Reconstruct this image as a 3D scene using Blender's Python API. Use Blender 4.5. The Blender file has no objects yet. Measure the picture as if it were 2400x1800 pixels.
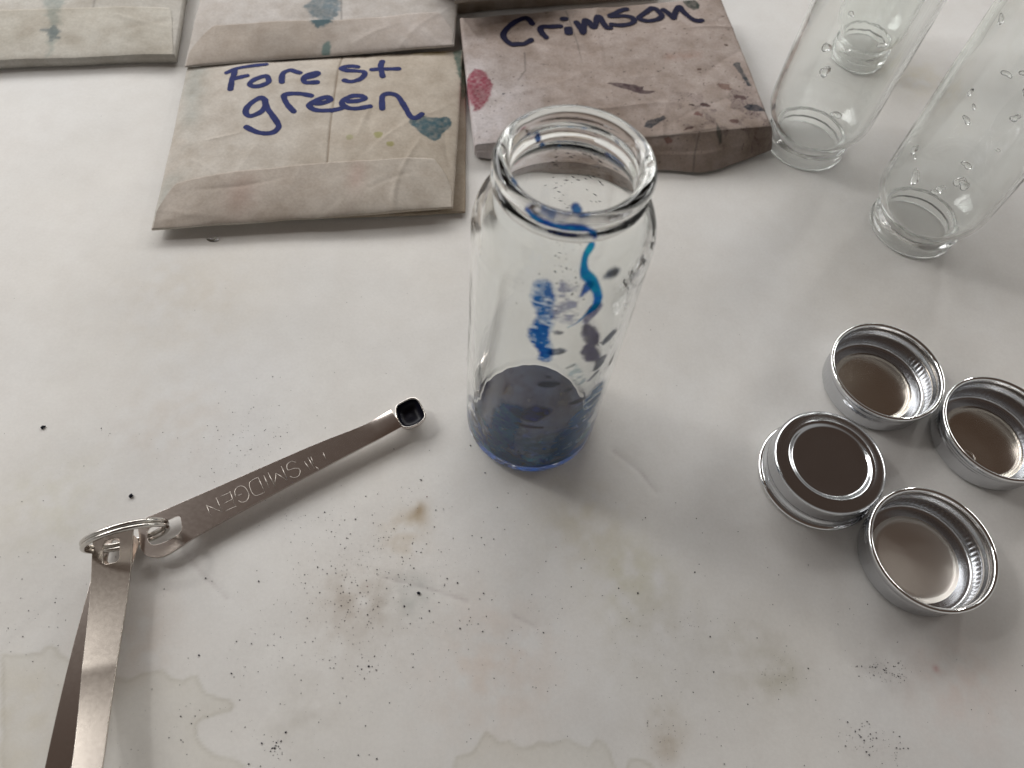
"""Dye-mixing table: open glass jar with blue dye residue, measuring spoons on a ring,
metal caps, upturned drying jars and paper dye envelopes on a stained white paper sheet.
All measures are millimetres on the table (origin = base of the open jar), written out in metres."""
import bpy, math, random
import numpy as np
from mathutils import Vector, Matrix

MM = 0.001
scene = bpy.context.scene
COL = scene.collection
PI = math.pi

# ------------------------------------------------------------------ camera
cam_d = bpy.data.cameras.new('camera')
cam_o = bpy.data.objects.new('camera', cam_d)
COL.objects.link(cam_o)
PITCH, ROLL = math.radians(59.918), math.radians(7.162)
F_ = Vector((0, math.cos(PITCH), -math.sin(PITCH)))
U_ = Vector((0, math.sin(PITCH), math.cos(PITCH)))
R_ = Vector((1, 0, 0))
Rr = math.cos(ROLL) * R_ + math.sin(ROLL) * U_
Uu = -math.sin(ROLL) * R_ + math.cos(ROLL) * U_
m = Matrix((Rr, Uu, -F_)).transposed().to_4x4()
m.translation = Vector((-7.9095, -129.6244, 245.9059)) * MM
cam_o.matrix_world = m
cam_d.sensor_width = 36.0
cam_d.lens = 1776.1 / 2400 * 36.0
cam_d.clip_start = 0.005
cam_d.clip_end = 50
cam_d.dof.use_dof = True
cam_d.dof.focus_distance = 0.262
cam_d.dof.aperture_fstop = 16.0
scene.camera = cam_o

# ------------------------------------------------------------------ world and window light
world = bpy.data.worlds.new('World')
scene.world = world
world.use_nodes = True
bgn = world.node_tree.nodes['Background']
bgn.inputs[1].default_value = 1.0
# dim room: greyish walls all round, dark brown ceiling overhead
_wt = world.node_tree
_tc = _wt.nodes.new('ShaderNodeTexCoord')
_sx = _wt.nodes.new('ShaderNodeSeparateXYZ')
_rp = _wt.nodes.new('ShaderNodeValToRGB')
_rp.color_ramp.interpolation = 'EASE'
_rp.color_ramp.elements[0].position = 0.30
_rp.color_ramp.elements[0].color = (0.40, 0.395, 0.38, 1)
_rp.color_ramp.elements[1].position = 0.72
_rp.color_ramp.elements[1].color = (0.070, 0.049, 0.038, 1)
_wt.links.new(_tc.outputs['Generated'], _sx.inputs[0])
_wt.links.new(_sx.outputs['Z'], _rp.inputs[0])
_wt.links.new(_rp.outputs[0], bgn.inputs[0])


def window(name, loc, aim, sx, sy, watts, color):  # rectangular area lamp; also builds the small lamps and the added fill
    d = bpy.data.lights.new(name, 'AREA')
    d.shape = 'RECTANGLE'
    d.size, d.size_y = sx, sy
    d.energy = watts
    d.color = color
    o = bpy.data.objects.new(name, d)
    COL.objects.link(o)
    o.location = loc
    o.rotation_euler = (Vector(aim) - Vector(loc)).to_track_quat('-Z', 'Y').to_euler()
    return o


window('window_light_left', (-1.02, 0.62, 0.72), (-0.05, 0.05, 0), 1.05, 0.55, 10.8, (1.0, 0.99, 0.975))
window('window_light_back', (-0.20, 1.55, 1.00), (0, 0.05, 0), 1.40, 0.50, 14.0, (1.0, 0.99, 0.97))
window('fill_light_right', (1.5, 0.75, 0.62), (0.1, 0, 0), 0.50, 0.40, 4.2, (1.0, 0.985, 0.96))  # fill light added to soften the shadows of the left and back windows

window('lamp_left', (-0.95, 0.30, 0.95), (0, 0.05, 0), 0.12, 0.10, 2.1, (1.0, 0.98, 0.94))
window('lamp_right', (0.70, 1.20, 0.70), (0.05, 0.05, 0), 0.12, 0.10, 2.1, (1.0, 0.98, 0.94))

scene.view_settings.view_transform = 'Standard'
scene.view_settings.look = 'None'
scene.view_settings.exposure = -0.07
scene.view_settings.gamma = 1.0
scene.cycles.use_denoising = True
scene.cycles.use_adaptive_sampling = False
scene.cycles.max_bounces = 24
scene.cycles.transmission_bounces = 20
scene.cycles.transparent_max_bounces = 24
scene.cycles.glossy_bounces = 10
scene.cycles.diffuse_bounces = 4
scene.cycles.caustics_refractive = True
scene.cycles.caustics_reflective = True
scene.cycles.blur_glossy = 0.6
scene.cycles.sample_clamp_indirect = 5.0

# ------------------------------------------------------------------ numeric helpers
rng = np.random.default_rng(7)
random.seed(5)


def lattice_noise(x, y, scale, seed, octaves=4, gain=0.5):
    """value noise in -1..1, evaluated on arrays x, y (mm)"""
    r = np.random.default_rng(seed)
    out = np.zeros(np.broadcast(x, y).shape)
    amp, tot = 1.0, 0.0
    for k in range(octaves):
        g = r.uniform(-1, 1, (128, 128))
        ox, oy = r.uniform(0, 128, 2)
        fx = np.asarray(x) / scale + ox
        fy = np.asarray(y) / scale + oy
        ix, iy = np.floor(fx).astype(int), np.floor(fy).astype(int)
        tx, ty = fx - ix, fy - iy
        tx, ty = tx * tx * tx * (tx * (tx * 6 - 15) + 10), ty * ty * ty * (ty * (ty * 6 - 15) + 10)
        a = g[ix % 128, iy % 128] * (1 - tx) + g[(ix + 1) % 128, iy % 128] * tx
        b = g[ix % 128, (iy + 1) % 128] * (1 - tx) + g[(ix + 1) % 128, (iy + 1) % 128] * tx
        out = out + amp * (a * (1 - ty) + b * ty)
        tot += amp
        amp *= gain
        scale *= 0.5
    return out / tot


def sstep(a, b, x):
    t = np.clip((x - a) / (b - a), 0, 1)
    return t * t * (3 - 2 * t)


def seg_dist(x, y, pts, closed=False):
    """distance from points to a polyline"""
    d = np.full(np.broadcast(x, y).shape, 1e9)
    P = list(pts) + ([pts[0]] if closed else [])
    for (ax, ay), (bx, by) in zip(P[:-1], P[1:]):
        dx, dy = bx - ax, by - ay
        L = dx * dx + dy * dy + 1e-12
        t = np.clip(((x - ax) * dx + (y - ay) * dy) / L, 0, 1)
        d = np.minimum(d, np.hypot(x - ax - t * dx, y - ay - t * dy))
    return d


def poly_sdf(x, y, pts):
    """signed distance to a polygon, negative inside"""
    d = seg_dist(x, y, pts, True)
    inside = np.zeros(np.broadcast(x, y).shape, bool)
    n = len(pts)
    for i in range(n):
        ax, ay = pts[i]
        bx, by = pts[(i + 1) % n]
        c = ((ay > y) != (by > y)) & (x < (bx - ax) * (y - ay) / (by - ay + 1e-12) + ax)
        inside ^= c
    return np.where(inside, -d, d)


def smooth_path(pts, n=6, closed=False):
    """Catmull-Rom resampling of a 2D/3D polyline"""
    P = [np.array(p, float) for p in pts]
    if closed:
        P = [P[-1]] + P + [P[0], P[1]]
    else:
        P = [2 * P[0] - P[1]] + P + [2 * P[-1] - P[-2]]
    out = []
    for i in range(1, len(P) - 2):
        for k in range(n):
            t = k / n
            a, b, c, d = P[i - 1], P[i], P[i + 1], P[i + 2]
            out.append(0.5 * (2 * b + (c - a) * t + (2 * a - 5 * b + 4 * c - d) * t * t + (3 * b - a - 3 * c + d) * t ** 3))
    if not closed:
        out.append(P[-2])
    return out


# ------------------------------------------------------------------ object helpers
def empty(name, loc, label=None, cat=None, group=None):
    o = bpy.data.objects.new(name, None)
    o.empty_display_size = 0.01
    COL.objects.link(o)
    o.location = Vector(loc) * MM
    tag(o, label, cat, group)
    return o


def tag(o, label=None, cat=None, group=None, kind=None):
    for k, v in (('label', label), ('category', cat), ('group', group), ('kind', kind)):
        if v:
            o[k] = v
    return o


def mesh_obj(name, verts, faces, mat, parent=None, smooth=True, attrs=None, loc=None):
    """verts in mm (world); stored relative to the parent's (or loc's) origin"""
    V = np.asarray(verts, float)
    if parent is not None:
        base = np.array(parent['origin_mm']) if 'origin_mm' in parent else np.array(parent.location) / MM
    elif loc is not None:
        base = np.array(loc, float)
    else:
        base = np.zeros(3)
    me = bpy.data.meshes.new(name)
    F = faces
    if isinstance(F, np.ndarray):
        F = F.tolist()
    me.from_pydata(((V - base) * MM).tolist(), [], F)
    me.polygons.foreach_set('use_smooth', np.full(len(me.polygons), smooth))
    for an, arr in (attrs or {}).items():
        arr = np.asarray(arr, float)
        if arr.ndim == 1:
            a = me.attributes.new(an, 'FLOAT', 'POINT')
            a.data.foreach_set('value', arr)
        else:
            a = me.attributes.new(an, 'FLOAT_COLOR', 'POINT')
            c = np.ones((len(arr), 4))
            c[:, :3] = arr
            a.data.foreach_set('color', c.ravel())
    me.materials.append(mat)
    me.update()
    o = bpy.data.objects.new(name, me)
    COL.objects.link(o)
    if parent is not None:
        o.parent = parent
    elif loc is not None:
        o.location = Vector(loc) * MM
    return o


def grid_faces(nu, nv, wrap_u=False, mask=None):
    """faces of a grid stored as index i*nv+j (i<nu, j<nv)"""
    I, J = np.meshgrid(np.arange(nu if wrap_u else nu - 1), np.arange(nv - 1), indexing='ij')
    I2 = (I + 1) % nu
    f = np.stack([I * nv + J, I2 * nv + J, I2 * nv + J + 1, I * nv + J + 1], -1)
    if mask is not None:
        f = f[mask]
    return f.reshape(-1, 4)


def compact(V, F, attrs):
    used = np.unique(F)
    remap = np.full(len(V), -1)
    remap[used] = np.arange(len(used))
    return V[used], remap[F], {k: v[used] for k, v in attrs.items()}


def lathe(profile, seg, centre=(0, 0, 0), rad_fn=None):
    """closed surface of revolution from (r, z) profile; r==0 end points become poles"""
    P = np.array(profile, float)
    th = np.linspace(0, 2 * PI, seg, endpoint=False)
    R = np.repeat(P[None, :, 0], seg, 0)
    Z = np.repeat(P[None, :, 1], seg, 0)
    if rad_fn is not None:
        R = R + rad_fn(th[:, None], Z, R)
    V = np.stack([R * np.cos(th)[:, None] + centre[0], R * np.sin(th)[:, None] + centre[1], Z + centre[2]], -1)
    n = P.shape[0]
    F = grid_faces(seg, n, True)
    V = V.reshape(-1, 3)
    # merge pole rings
    faces = []
    poles = {}
    for j in (0, n - 1):
        if P[j, 0] < 1e-6:
            poles[j] = j
    F = F.tolist()
    if not poles:
        return V, F
    out = []
    for f in F:
        g = []
        for i in f:
            j = i % n
            k = poles[j] if j in poles else i
            if k not in g:
                g.append(k)
        if len(g) >= 3:
            out.append(g)
    used = sorted({i for f in out for i in f})
    rm = {u: k for k, u in enumerate(used)}
    return V[used], [[rm[i] for i in f] for f in out]


def tube(path, radius, seg=8, closed=False):
    P = [Vector(p) for p in path]
    n = len(P)
    V, F = [], []
    up = Vector((0.13, 0.31, 0.94)).normalized()
    for i in range(n):
        a = P[(i - 1) % n] if (closed or i > 0) else P[i]
        b = P[(i + 1) % n] if (closed or i < n - 1) else P[i]
        t = (b - a).normalized()
        s = t.cross(up).normalized()
        w = s.cross(t)
        r = radius[i] if hasattr(radius, '__len__') else radius
        for k in range(seg):
            A = 2 * PI * k / seg
            V.append(P[i] + r * (math.cos(A) * s + math.sin(A) * w))
    for i in range(n if closed else n - 1):
        for k in range(seg):
            k2 = (k + 1) % seg
            i2 = (i + 1) % n
            F.append((i * seg + k, i * seg + k2, i2 * seg + k2, i2 * seg + k))
    if not closed:
        F.append(tuple(range(seg))[::-1])
        F.append(tuple((n - 1) * seg + k for k in range(seg)))
    return [tuple(v) for v in V], F


# ------------------------------------------------------------------ materials
def new_mat(name):
    mt = bpy.data.materials.new(name)
    mt.use_nodes = True
    nt = mt.node_tree
    return mt, nt, nt.nodes['Principled BSDF'], nt.nodes['Material Output']


def N(nt, t, **kw):
    n = nt.nodes.new(t)
    for k, v in kw.items():
        setattr(n, k, v)
    return n


def noise_node(nt, scale, detail=4, rough=0.55, coord='Object', mapping=None):
    tc = N(nt, 'ShaderNodeTexCoord')
    n = N(nt, 'ShaderNodeTexNoise')
    n.inputs['Scale'].default_value = scale
    n.inputs['Detail'].default_value = detail
    n.inputs['Roughness'].default_value = rough
    if mapping:
        mp = N(nt, 'ShaderNodeMapping')
        mp.inputs['Scale'].default_value = mapping
        nt.links.new(tc.outputs[coord], mp.inputs[0])
        nt.links.new(mp.outputs[0], n.inputs['Vector'])
    else:
        nt.links.new(tc.outputs[coord], n.inputs['Vector'])
    return n


def ramp(nt, src, stops):
    r = N(nt, 'ShaderNodeValToRGB')
    els = r.color_ramp.elements
    while len(els) < len(stops):
        els.new(0.5)
    for e, (p, c) in zip(els, stops):
        e.position = p
        e.color = (*c, 1) if len(c) == 3 else c
    nt.links.new(src, r.inputs[0])
    return r


def mul(nt, a, b, fac=1.0, mode='MULTIPLY'):
    mx = N(nt, 'ShaderNodeMix', data_type='RGBA', blend_type=mode)
    mx.inputs[0].default_value = fac
    nt.links.new(a, mx.inputs[6])
    nt.links.new(b, mx.inputs[7])
    return mx.outputs[2]


def bump(nt, bsdf, srcs, dist=0.0001):
    last = None
    for s, strength, d in srcs:
        b = N(nt, 'ShaderNodeBump')
        b.inputs['Strength'].default_value = strength
        b.inputs['Distance'].default_value = d
        nt.links.new(s, b.inputs['Height'])
        if last is not None:
            nt.links.new(last, b.inputs['Normal'])
        last = b.outputs[0]
    nt.links.new(last, bsdf.inputs['Normal'])


def paper_mat(name, mottle, fibre=(0.94, 1.04), rough=0.75):
    """paper whose tint comes from the 'tint' attribute (stains) times fine fibre and grime noise"""
    mt, nt, b, out = new_mat(name)
    at = N(nt, 'ShaderNodeAttribute', attribute_name='tint')
    n1 = noise_node(nt, 95, 6, 0.62)
    r1 = ramp(nt, n1.outputs[0], [(0.3, tuple(1 - mottle * k for k in (0.85, 1.0, 1.15))), (0.62, (1, 1, 1))])
    n2 = noise_node(nt, 900, 3, 0.6)
    r2 = ramp(nt, n2.outputs[0], [(0.3, (fibre[0],) * 3), (0.7, (fibre[1],) * 3)])
    c = mul(nt, mul(nt, at.outputs['Color'], r1.outputs[0]), r2.outputs[0])
    nt.links.new(c, b.inputs['Base Color'])
    b.inputs['Roughness'].default_value = rough
    b.inputs['Specular IOR Level'].default_value = 0.3
    n3 = noise_node(nt, 2200, 3, 0.5)
    bump(nt, b, [(n3.outputs[0], 0.35, 0.00006), (n1.outputs[0], 0.25, 0.0003)])
    return mt


M_table = paper_mat('white_table_paper', 0.05, (0.97, 1.02), 0.6)
M_env = paper_mat('envelope_paper', 0.22, (0.90, 1.06))
M_packet = paper_mat('grimy_packet_paper', 0.30, (0.88, 1.08))


def ink_mat(name, col, rough=0.45):
    mt, nt, b, out = new_mat(name)
    n = noise_node(nt, 260, 4)
    r = ramp(nt, n.outputs[0], [(0.3, tuple(c * 0.8 for c in col)), (0.7, tuple(min(1, c * 1.2) for c in col))])
    nt.links.new(r.outputs[0], b.inputs['Base Color'])
    b.inputs['Roughness'].default_value = rough
    b.inputs['Specular IOR Level'].default_value = 0.2
    return mt


M_marker = ink_mat('blue_marker_ink', (0.022, 0.030, 0.120), 0.8)
M_marker_dark = ink_mat('navy_marker_ink', (0.008, 0.008, 0.032), 0.85)
M_grain = ink_mat('dark_dye_grain', (0.008, 0.010, 0.020), 0.5)
M_redgrain = ink_mat('red_dye_grain', (0.16, 0.012, 0.02), 0.5)
M_powder = ink_mat('black_dye_powder', (0.006, 0.006, 0.012), 0.38)


def glass_mat(name, col, ior=1.5, rough=0.0):
    mt, nt, b, out = new_mat(name)
    b.inputs['Base Color'].default_value = (*col, 1)
    b.inputs['Transmission Weight'].default_value = 1.0
    b.inputs['IOR'].default_value = ior
    b.inputs['Roughness'].default_value = rough
    n = noise_node(nt, 110, 2, 0.4, mapping=(1, 1, 0.4))
    bump(nt, b, [(n.outputs[0], 0.16, 0.0008)])
    return mt


M_glass = glass_mat('clear_flint_glass', (0.98, 0.993, 0.985), 1.47)
M_water = glass_mat('water', (1, 1, 1), 1.33)


def metal_mat(name, col, rough, aniso=None, scratch=0.0, fine=900):
    mt, nt, b, out = new_mat(name)
    b.inputs['Metallic'].default_value = 1.0
    n = noise_node(nt, 60, 5, 0.6)
    r = ramp(nt, n.outputs[0], [(0.3, tuple(c * 0.93 for c in col)), (0.7, col)])
    nt.links.new(r.outputs[0], b.inputs['Base Color'])
    n2 = noise_node(nt, fine, 4, 0.6, mapping=aniso)
    rr = ramp(nt, n2.outputs[0], [(0.3, (rough * 0.95,) * 3), (0.7, (min(1, rough * 1.05),) * 3)])
    nt.links.new(rr.outputs[0], b.inputs['Roughness'])
    if scratch:
        bump(nt, b, [(n2.outputs[0], scratch, 0.00005)])
    return mt


M_tin = metal_mat('bright_tinplate', (0.62, 0.63, 0.65), 0.15)
M_tin_in = metal_mat('satin_tin_inside', (0.62, 0.63, 0.65), 0.24)
M_tin_panel = metal_mat('smooth_tin_panel', (0.74, 0.67, 0.58), 0.20)
M_tin_grain = metal_mat('grained_tin_panel', (0.86, 0.80, 0.73), 0.46, None, 0.22, 5000)
M_tin_curl = metal_mat('polished_tin_edge', (0.88, 0.88, 0.88), 0.07)
M_steel = metal_mat('brushed_steel', (0.68, 0.62, 0.56), 0.24)
M_steel_tarn = metal_mat('tarnished_steel', (0.76, 0.69, 0.645), 0.20)
M_ring = metal_mat('ring_wire', (0.62, 0.59, 0.55), 0.16)
M_engrave = metal_mat('engraved_bright_line', (0.56, 0.52, 0.48), 0.36)


def film_mat(name, see_through):
    """thin coat of dye on glass: 'tint' is its colour, 'dens' how much of the glass it covers"""
    mt, nt, b, out = new_mat(name)
    nt.nodes.remove(b)
    col = N(nt, 'ShaderNodeAttribute', attribute_name='tint')
    den = N(nt, 'ShaderNodeAttribute', attribute_name='dens')
    clear = N(nt, 'ShaderNodeBsdfTransparent')
    tr = N(nt, 'ShaderNodeBsdfTransparent')
    di = N(nt, 'ShaderNodeBsdfDiffuse')
    tl = N(nt, 'ShaderNodeBsdfTranslucent')
    for n_ in (tr, di, tl):
        nt.links.new(col.outputs['Color'], n_.inputs[0])
    m1 = N(nt, 'ShaderNodeMixShader')
    m1.inputs[0].default_value = 0.5
    nt.links.new(di.outputs[0], m1.inputs[1])
    nt.links.new(tl.outputs[0], m1.inputs[2])
    m2 = N(nt, 'ShaderNodeMixShader')
    m2.inputs[0].default_value = see_through
    nt.links.new(m1.outputs[0], m2.inputs[1])
    nt.links.new(tr.outputs[0], m2.inputs[2])
    m3 = N(nt, 'ShaderNodeMixShader')
    nt.links.new(den.outputs['Fac'], m3.inputs[0])
    nt.links.new(clear.outputs[0], m3.inputs[1])
    nt.links.new(m2.outputs[0], m3.inputs[2])
    nt.links.new(m3.outputs[0], out.inputs['Surface'])
    return mt


M_film = film_mat('dye_film', 0.6)
M_crust = film_mat('dye_crust', 0.12)

# ------------------------------------------------------------------ the table
def table_z(x, y):
    return 0.8 * lattice_noise(x, y, 85, 11, 2, 0.4) + 0.45 * lattice_noise(x, y, 42, 13, 2, 0.35) + 0.16 * lattice_noise(x, y, 22, 12, 2) - 1.1


def table_z1(x, y):
    return float(table_z(np.array([x]), np.array([y]))[0])


WATER_STAINS = [
    [(-136.67, -131.05), (-149.87, -101.72), (-143.4, -100.94), (-138.72, -99.62), (-138.73, -98.36), (-136.52, -97.33), (-134.76, -98.39), (-133.51, -99.5), (-129.03, -101.47), (-119.74, -103.83), (-110.74, -104.23), (-107.75, -102.4), (-101.62, -100.44), (-98.55, -102.55), (-94.54, -102.81), (-93.67, -101.48), (-91.13, -100.43), (-88.16, -104.02), (-86.39, -105.51), (-80.02, -105.97), (-77.97, -107.66), (-78.56, -109.16), (-82.68, -110.82), (-86.21, -112.64), (-86.93, -114.36), (-85.69, -117.45), (-83.67, -119.05), (-79.46, -121.29), (-74.35, -121.61), (-70.46, -122.96), (-68.74, -128.92), (-134.36, -136.18)],
    [(-12.01, -124.65), (-11.16, -116.98), (-10.58, -114.01), (-6.28, -111.91), (-4.17, -108.42), (-2.63, -106.36), (-0.19, -107.26), (1.5, -108.48), (4.54, -107.9), (8.3, -109.33), (11.33, -108.76), (12.71, -106.96), (16.87, -107.19), (21.4, -105.5), (24.56, -106.08), (28.24, -107.07), (30.16, -104.27), (32.81, -105.15), (34.46, -107.3), (36.69, -111.61), (37.49, -119.2)],
    [(38.49, -119.09), (39.24, -111.33), (40.2, -108.97), (43.27, -108.16), (46.9, -109.14), (47.94, -110.35), (49.05, -117.93)],
]
# (centre, radius mm, colour multiplier at the centre)
SMUDGES = [
    ([(-34.62, -40.06)][0], 3.2, (0.70, 0.62, 0.52)), ([(-35.42, -43.84)][0], 4.5, (0.82, 0.76, 0.67)), ([(-37.02, -49.47)][0], 8.0, (0.86, 0.80, 0.72)),
    ([(-32.11, -69.13)][0], 7.0, (0.83, 0.87, 0.88)), ([(-43.06, -69.54)][0], 13.0, (0.86, 0.84, 0.82)), ([(-49.54, -77.78)][0], 16.0, (0.90, 0.88, 0.86)),
    ([(51.53, -104.25)][0], 4.5, (0.80, 0.75, 0.69)), ([(50.85, -98.47)][0], 8.0, (0.88, 0.85, 0.80)),
    ([(87.14, -80.11)][0], 7.0, (0.84, 0.83, 0.78)), ([(79.31, -75.26)][0], 14.0, (0.90, 0.89, 0.86)), ([(121.0, -74.16)][0], 9.0, (0.86, 0.86, 0.86)),
    ([(39.15, -52.85)][0], 14.0, (0.92, 0.91, 0.83)), ([(22.52, -37.14)][0], 15.0, (0.92, 0.90, 0.84)), ([(-2.3, -87.58)][0], 22.0, (0.97, 0.91, 0.87)), ([(144.69, -75.21)][0], 20.0, (0.98, 0.92, 0.90)),
    ([(-58.05, -108.67)][0], 10.0, (0.86, 0.85, 0.83)), ([(-111.37, -90.58)][0], 14.0, (0.95, 0.91, 0.88)), ([(-154.11, -54.4)][0], 18.0, (0.93, 0.92, 0.86)),
    ([(179.43, 224.24)][0], 16.0, (0.95, 0.92, 0.84)), ([(-125.84, -20.1)][0], 20.0, (0.95, 0.92, 0.89)), ([(-138.5, 32.42)][0], 28.0, (0.96, 0.94, 0.91)), ([(138.24, -71.59)][0], 1.1, (0.80, 0.55, 0.56)),
    ([(-137.87, -120.17)][0], 18.0, (0.95, 0.93, 0.88)), ([(45.19, -71.48)][0], 18.0, (0.92, 0.91, 0.88)), ([(-54.83, -72.38)][0], 8.0, (0.90, 0.88, 0.86)),
]
CREASES = [[(-41.29, -64.46), (-27.08, -66.15), (-13.56, -68.6)], [(1.94, -71.43), (9.03, -73.91)], [(-106.79, -64.33), (-99.3, -70.41), (-88.97, -77.32)], [(31.68, -9.19), (41.13, -15.47), (47.35, -22.82)]]


def build_table():
    def axis(lo, hi, f0, f1, step):
        fine = np.arange(f0, f1 + 1e-6, step)
        a = f0 - np.geomspace(4, f0 - lo, 16)[::-1]
        b = f1 + np.geomspace(4, hi - f1, 16)
        return np.concatenate([a, fine, b])
    X = axis(-700, 700, -215, 215, 0.75)
    Y = axis(-500, 900, -135, 290, 0.75)
    x, y = np.meshgrid(X, Y, indexing='ij')
    z = table_z(x, y)
    tint = np.ones(x.shape + (3,)) * np.array((0.705, 0.692, 0.67))
    t1 = lattice_noise(x, y, 70, 21, 3)[..., None]
    t2 = lattice_noise(x, y, 55, 22, 3)[..., None]
    tint = tint * (1 + t1 * np.array((0.040, 0.025, 0.0)) + t2 * np.array((0.05, 0.055, 0.065)))
    wob = 0.5 * lattice_noise(x, y, 4, 31, 3)
    for poly in WATER_STAINS:
        d = poly_sdf(x, y, poly) + wob
        inside = sstep(0.5, -0.5, d)
        rim = np.exp(-((d + 0.4) / 0.55) ** 2) * (0.65 + 0.35 * lattice_noise(x, y, 9, 33, 2))
        soft = np.exp(-np.clip(-d, 0, 99) / 5.0) * inside
        tint = tint * (1 - inside[..., None] * np.array((0.030, 0.036, 0.060)) - soft[..., None] * np.array((0.03, 0.032, 0.042)) - rim[..., None] * np.array((0.14, 0.145, 0.16)))
    blot = lattice_noise(x, y, 5, 35, 4)
    for (cx, cy), r, c in SMUDGES:
        d = np.hypot(x - cx, y - cy) / r
        w = np.exp(-d * d * 1.2) * np.clip(0.75 + 1.1 * blot, 0, 1.3)
        tint = tint * (1 - w[..., None] * (1 - np.array(c)))
    for pth in CREASES:
        d = seg_dist(x, y, pth)
        w = np.exp(-(d / 0.6) ** 2) * (0.5 + 0.5 * blot)
        z = z - 0.12 * np.exp(-(d / 1.5) ** 2)
        tint = tint * (1 - w[..., None] * np.array((0.22, 0.25, 0.24)))
    V = np.stack([x, y, z], -1).reshape(-1, 3)
    o = mesh_obj('table_surface', V, grid_faces(len(X), len(Y)), M_table, attrs={'tint': np.clip(tint, 0, 1).reshape(-1, 3)})
    tag(o, 'white paper covered table top with water stains and dark dye specks', None, None, 'structure')
    return o


build_table()


# ------------------------------------------------------------------ glass jars
H_JAR = 125.7
R_BODY = 23.2
OUTER = [(0, 1.6), (8, 1.5), (14, 1.1), (17.5, 0.35), (19.2, 0.0), (20.6, 0.25), (21.8, 1.0), (22.7, 2.3), (23.1, 4.0), (23.2, 6.5)]
OUTER += [(R_BODY, z) for z in np.linspace(10, 102, 24)]
OUTER += [(23.05, 104.5), (22.6, 106.8), (21.9, 108.8), (20.9, 110.6), (19.8, 112.1), (18.8, 113.2), (18.0, 114.2), (17.4, 115.2), (16.9, 116.1), (16.7, 116.9), (16.9, 117.5)]
OUTER += [(18.0, 118.0), (18.5, 118.5), (18.65, 119.1), (18.5, 119.7), (17.95, 120.2), (17.6, 120.7), (17.5, 121.2), (17.6, 121.7), (18.0, 122.1), (18.5, 122.6), (18.72, 123.3), (18.7, 124.1), (18.4, 124.9), (17.8, 125.45), (17.0, 125.7)]
INNER = [(16.2, 125.62), (15.5, 125.2), (15.0, 124.5), (14.8, 123.5), (14.75, 122), (14.8, 119), (14.9, 117.0), (15.2, 115.6), (15.9, 114.2), (17.0, 112.7), (18.4, 111.0), (19.6, 109.1), (20.5, 106.8), (21.0, 104.2), (21.2, 101.5)]
INNER += [(21.2, z) for z in np.linspace(97, 12, 22)]
INNER += [(21.15, 8.5), (20.8, 6.6), (20.0, 5.2), (18.6, 4.4), (16, 4.1), (9, 4.3), (0, 4.5)]
JAR_PROFILE = OUTER + INNER


def jar_wobble(th, Z, R):
    """thread start on the neck and the slight unevenness of moulded glass"""
    neck = np.clip((Z - 117.8) / 0.6, 0, 1) * np.clip((122.4 - Z) / 0.6, 0, 1) * (R > 16.5)
    zz = 119.0 + 2.2 * ((th / (2 * PI) + 0.62) % 1.0)
    thread = neck * 0.55 * (np.exp(-((Z - zz) / 0.7) ** 2) - 0.35)
    wav = 0.07 * np.sin(2 * th + Z * 0.05) + 0.05 * np.sin(3 * th + 1.3 - Z * 0.08) + 0.03 * np.sin(5 * th + Z * 0.21)
    return thread + wav * (R > 1) * np.clip(1 - (Z - 110) / 8, 0.15, 1)


def dense_profile(P, n=2):
    out = []
    for (a, b), (c, d) in zip(P[:-1], P[1:]):
        k = n if math.hypot(c - a, d - b) < 6 else 2
        out += [(a + (c - a) * t / k, b + (d - b) * t / k) for t in range(k)]
    return out + [P[-1]]


JV, JF = lathe(JAR_PROFILE, 128, (0, 0, 0), jar_wobble)


def build_jar(label, cx, cy, flipped, rot=0.0, group=None):
    z0 = table_z1(cx, cy)
    root = empty('glass_jar', (cx, cy, z0), label, 'jar', group)
    V = JV.copy()
    c, s = math.cos(rot), math.sin(rot)
    if flipped:
        V = V * np.array((1, -1, -1)) + np.array((0, 0, H_JAR))
    V = np.stack([V[:, 0] * c - V[:, 1] * s, V[:, 0] * s + V[:, 1] * c, V[:, 2]], -1)
    V += np.array((cx, cy, z0 + 0.02))
    mesh_obj('body', V, JF, M_glass, root)
    return root


def wall_radius(z):
    """inner wall radius of an upright jar at height z"""
    P = np.array(INNER)[::-1]
    return np.interp(z, P[:, 1], P[:, 0])


def outer_radius(z):
    P = np.array(OUTER)[10:]
    return np.interp(z, P[:, 1], P[:, 0])


def film(name, parent, fn, th_rng, z_rng, step=0.3, inset=-0.15, outside=False, mat=None):
    """coat on the inner wall; fn(s, z, th) -> density, colour; s = arc length along the wall"""
    nt_ = int((th_rng[1] - th_rng[0]) * 21 / step) + 2
    nz = int((z_rng[1] - z_rng[0]) / step) + 2
    th, z = np.meshgrid(np.linspace(*th_rng, nt_), np.linspace(*z_rng, nz), indexing='ij')
    dens, colr = fn(th * 21.0, z)
    r = outer_radius(z) + 0.1 if outside else wall_radius(z) - inset
    o = np.array(parent.location) / MM
    V = np.stack([o[0] + r * np.cos(th), o[1] + r * np.sin(th), o[2] + z], -1).reshape(-1, 3)
    keep = np.maximum.reduce([dens[:-1, :-1], dens[1:, :-1], dens[:-1, 1:], dens[1:, 1:]]) > 0.02
    Fc = grid_faces(nt_, nz, mask=keep)
    if len(Fc) == 0:
        return None
    V, Fc, at_ = compact(V, Fc, {'dens': np.clip(dens, 0, 1).ravel(), 'tint': colr.reshape(-1, 3)})
    return mesh_obj(name, V, Fc, mat or M_film, parent, attrs=at_)


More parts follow.
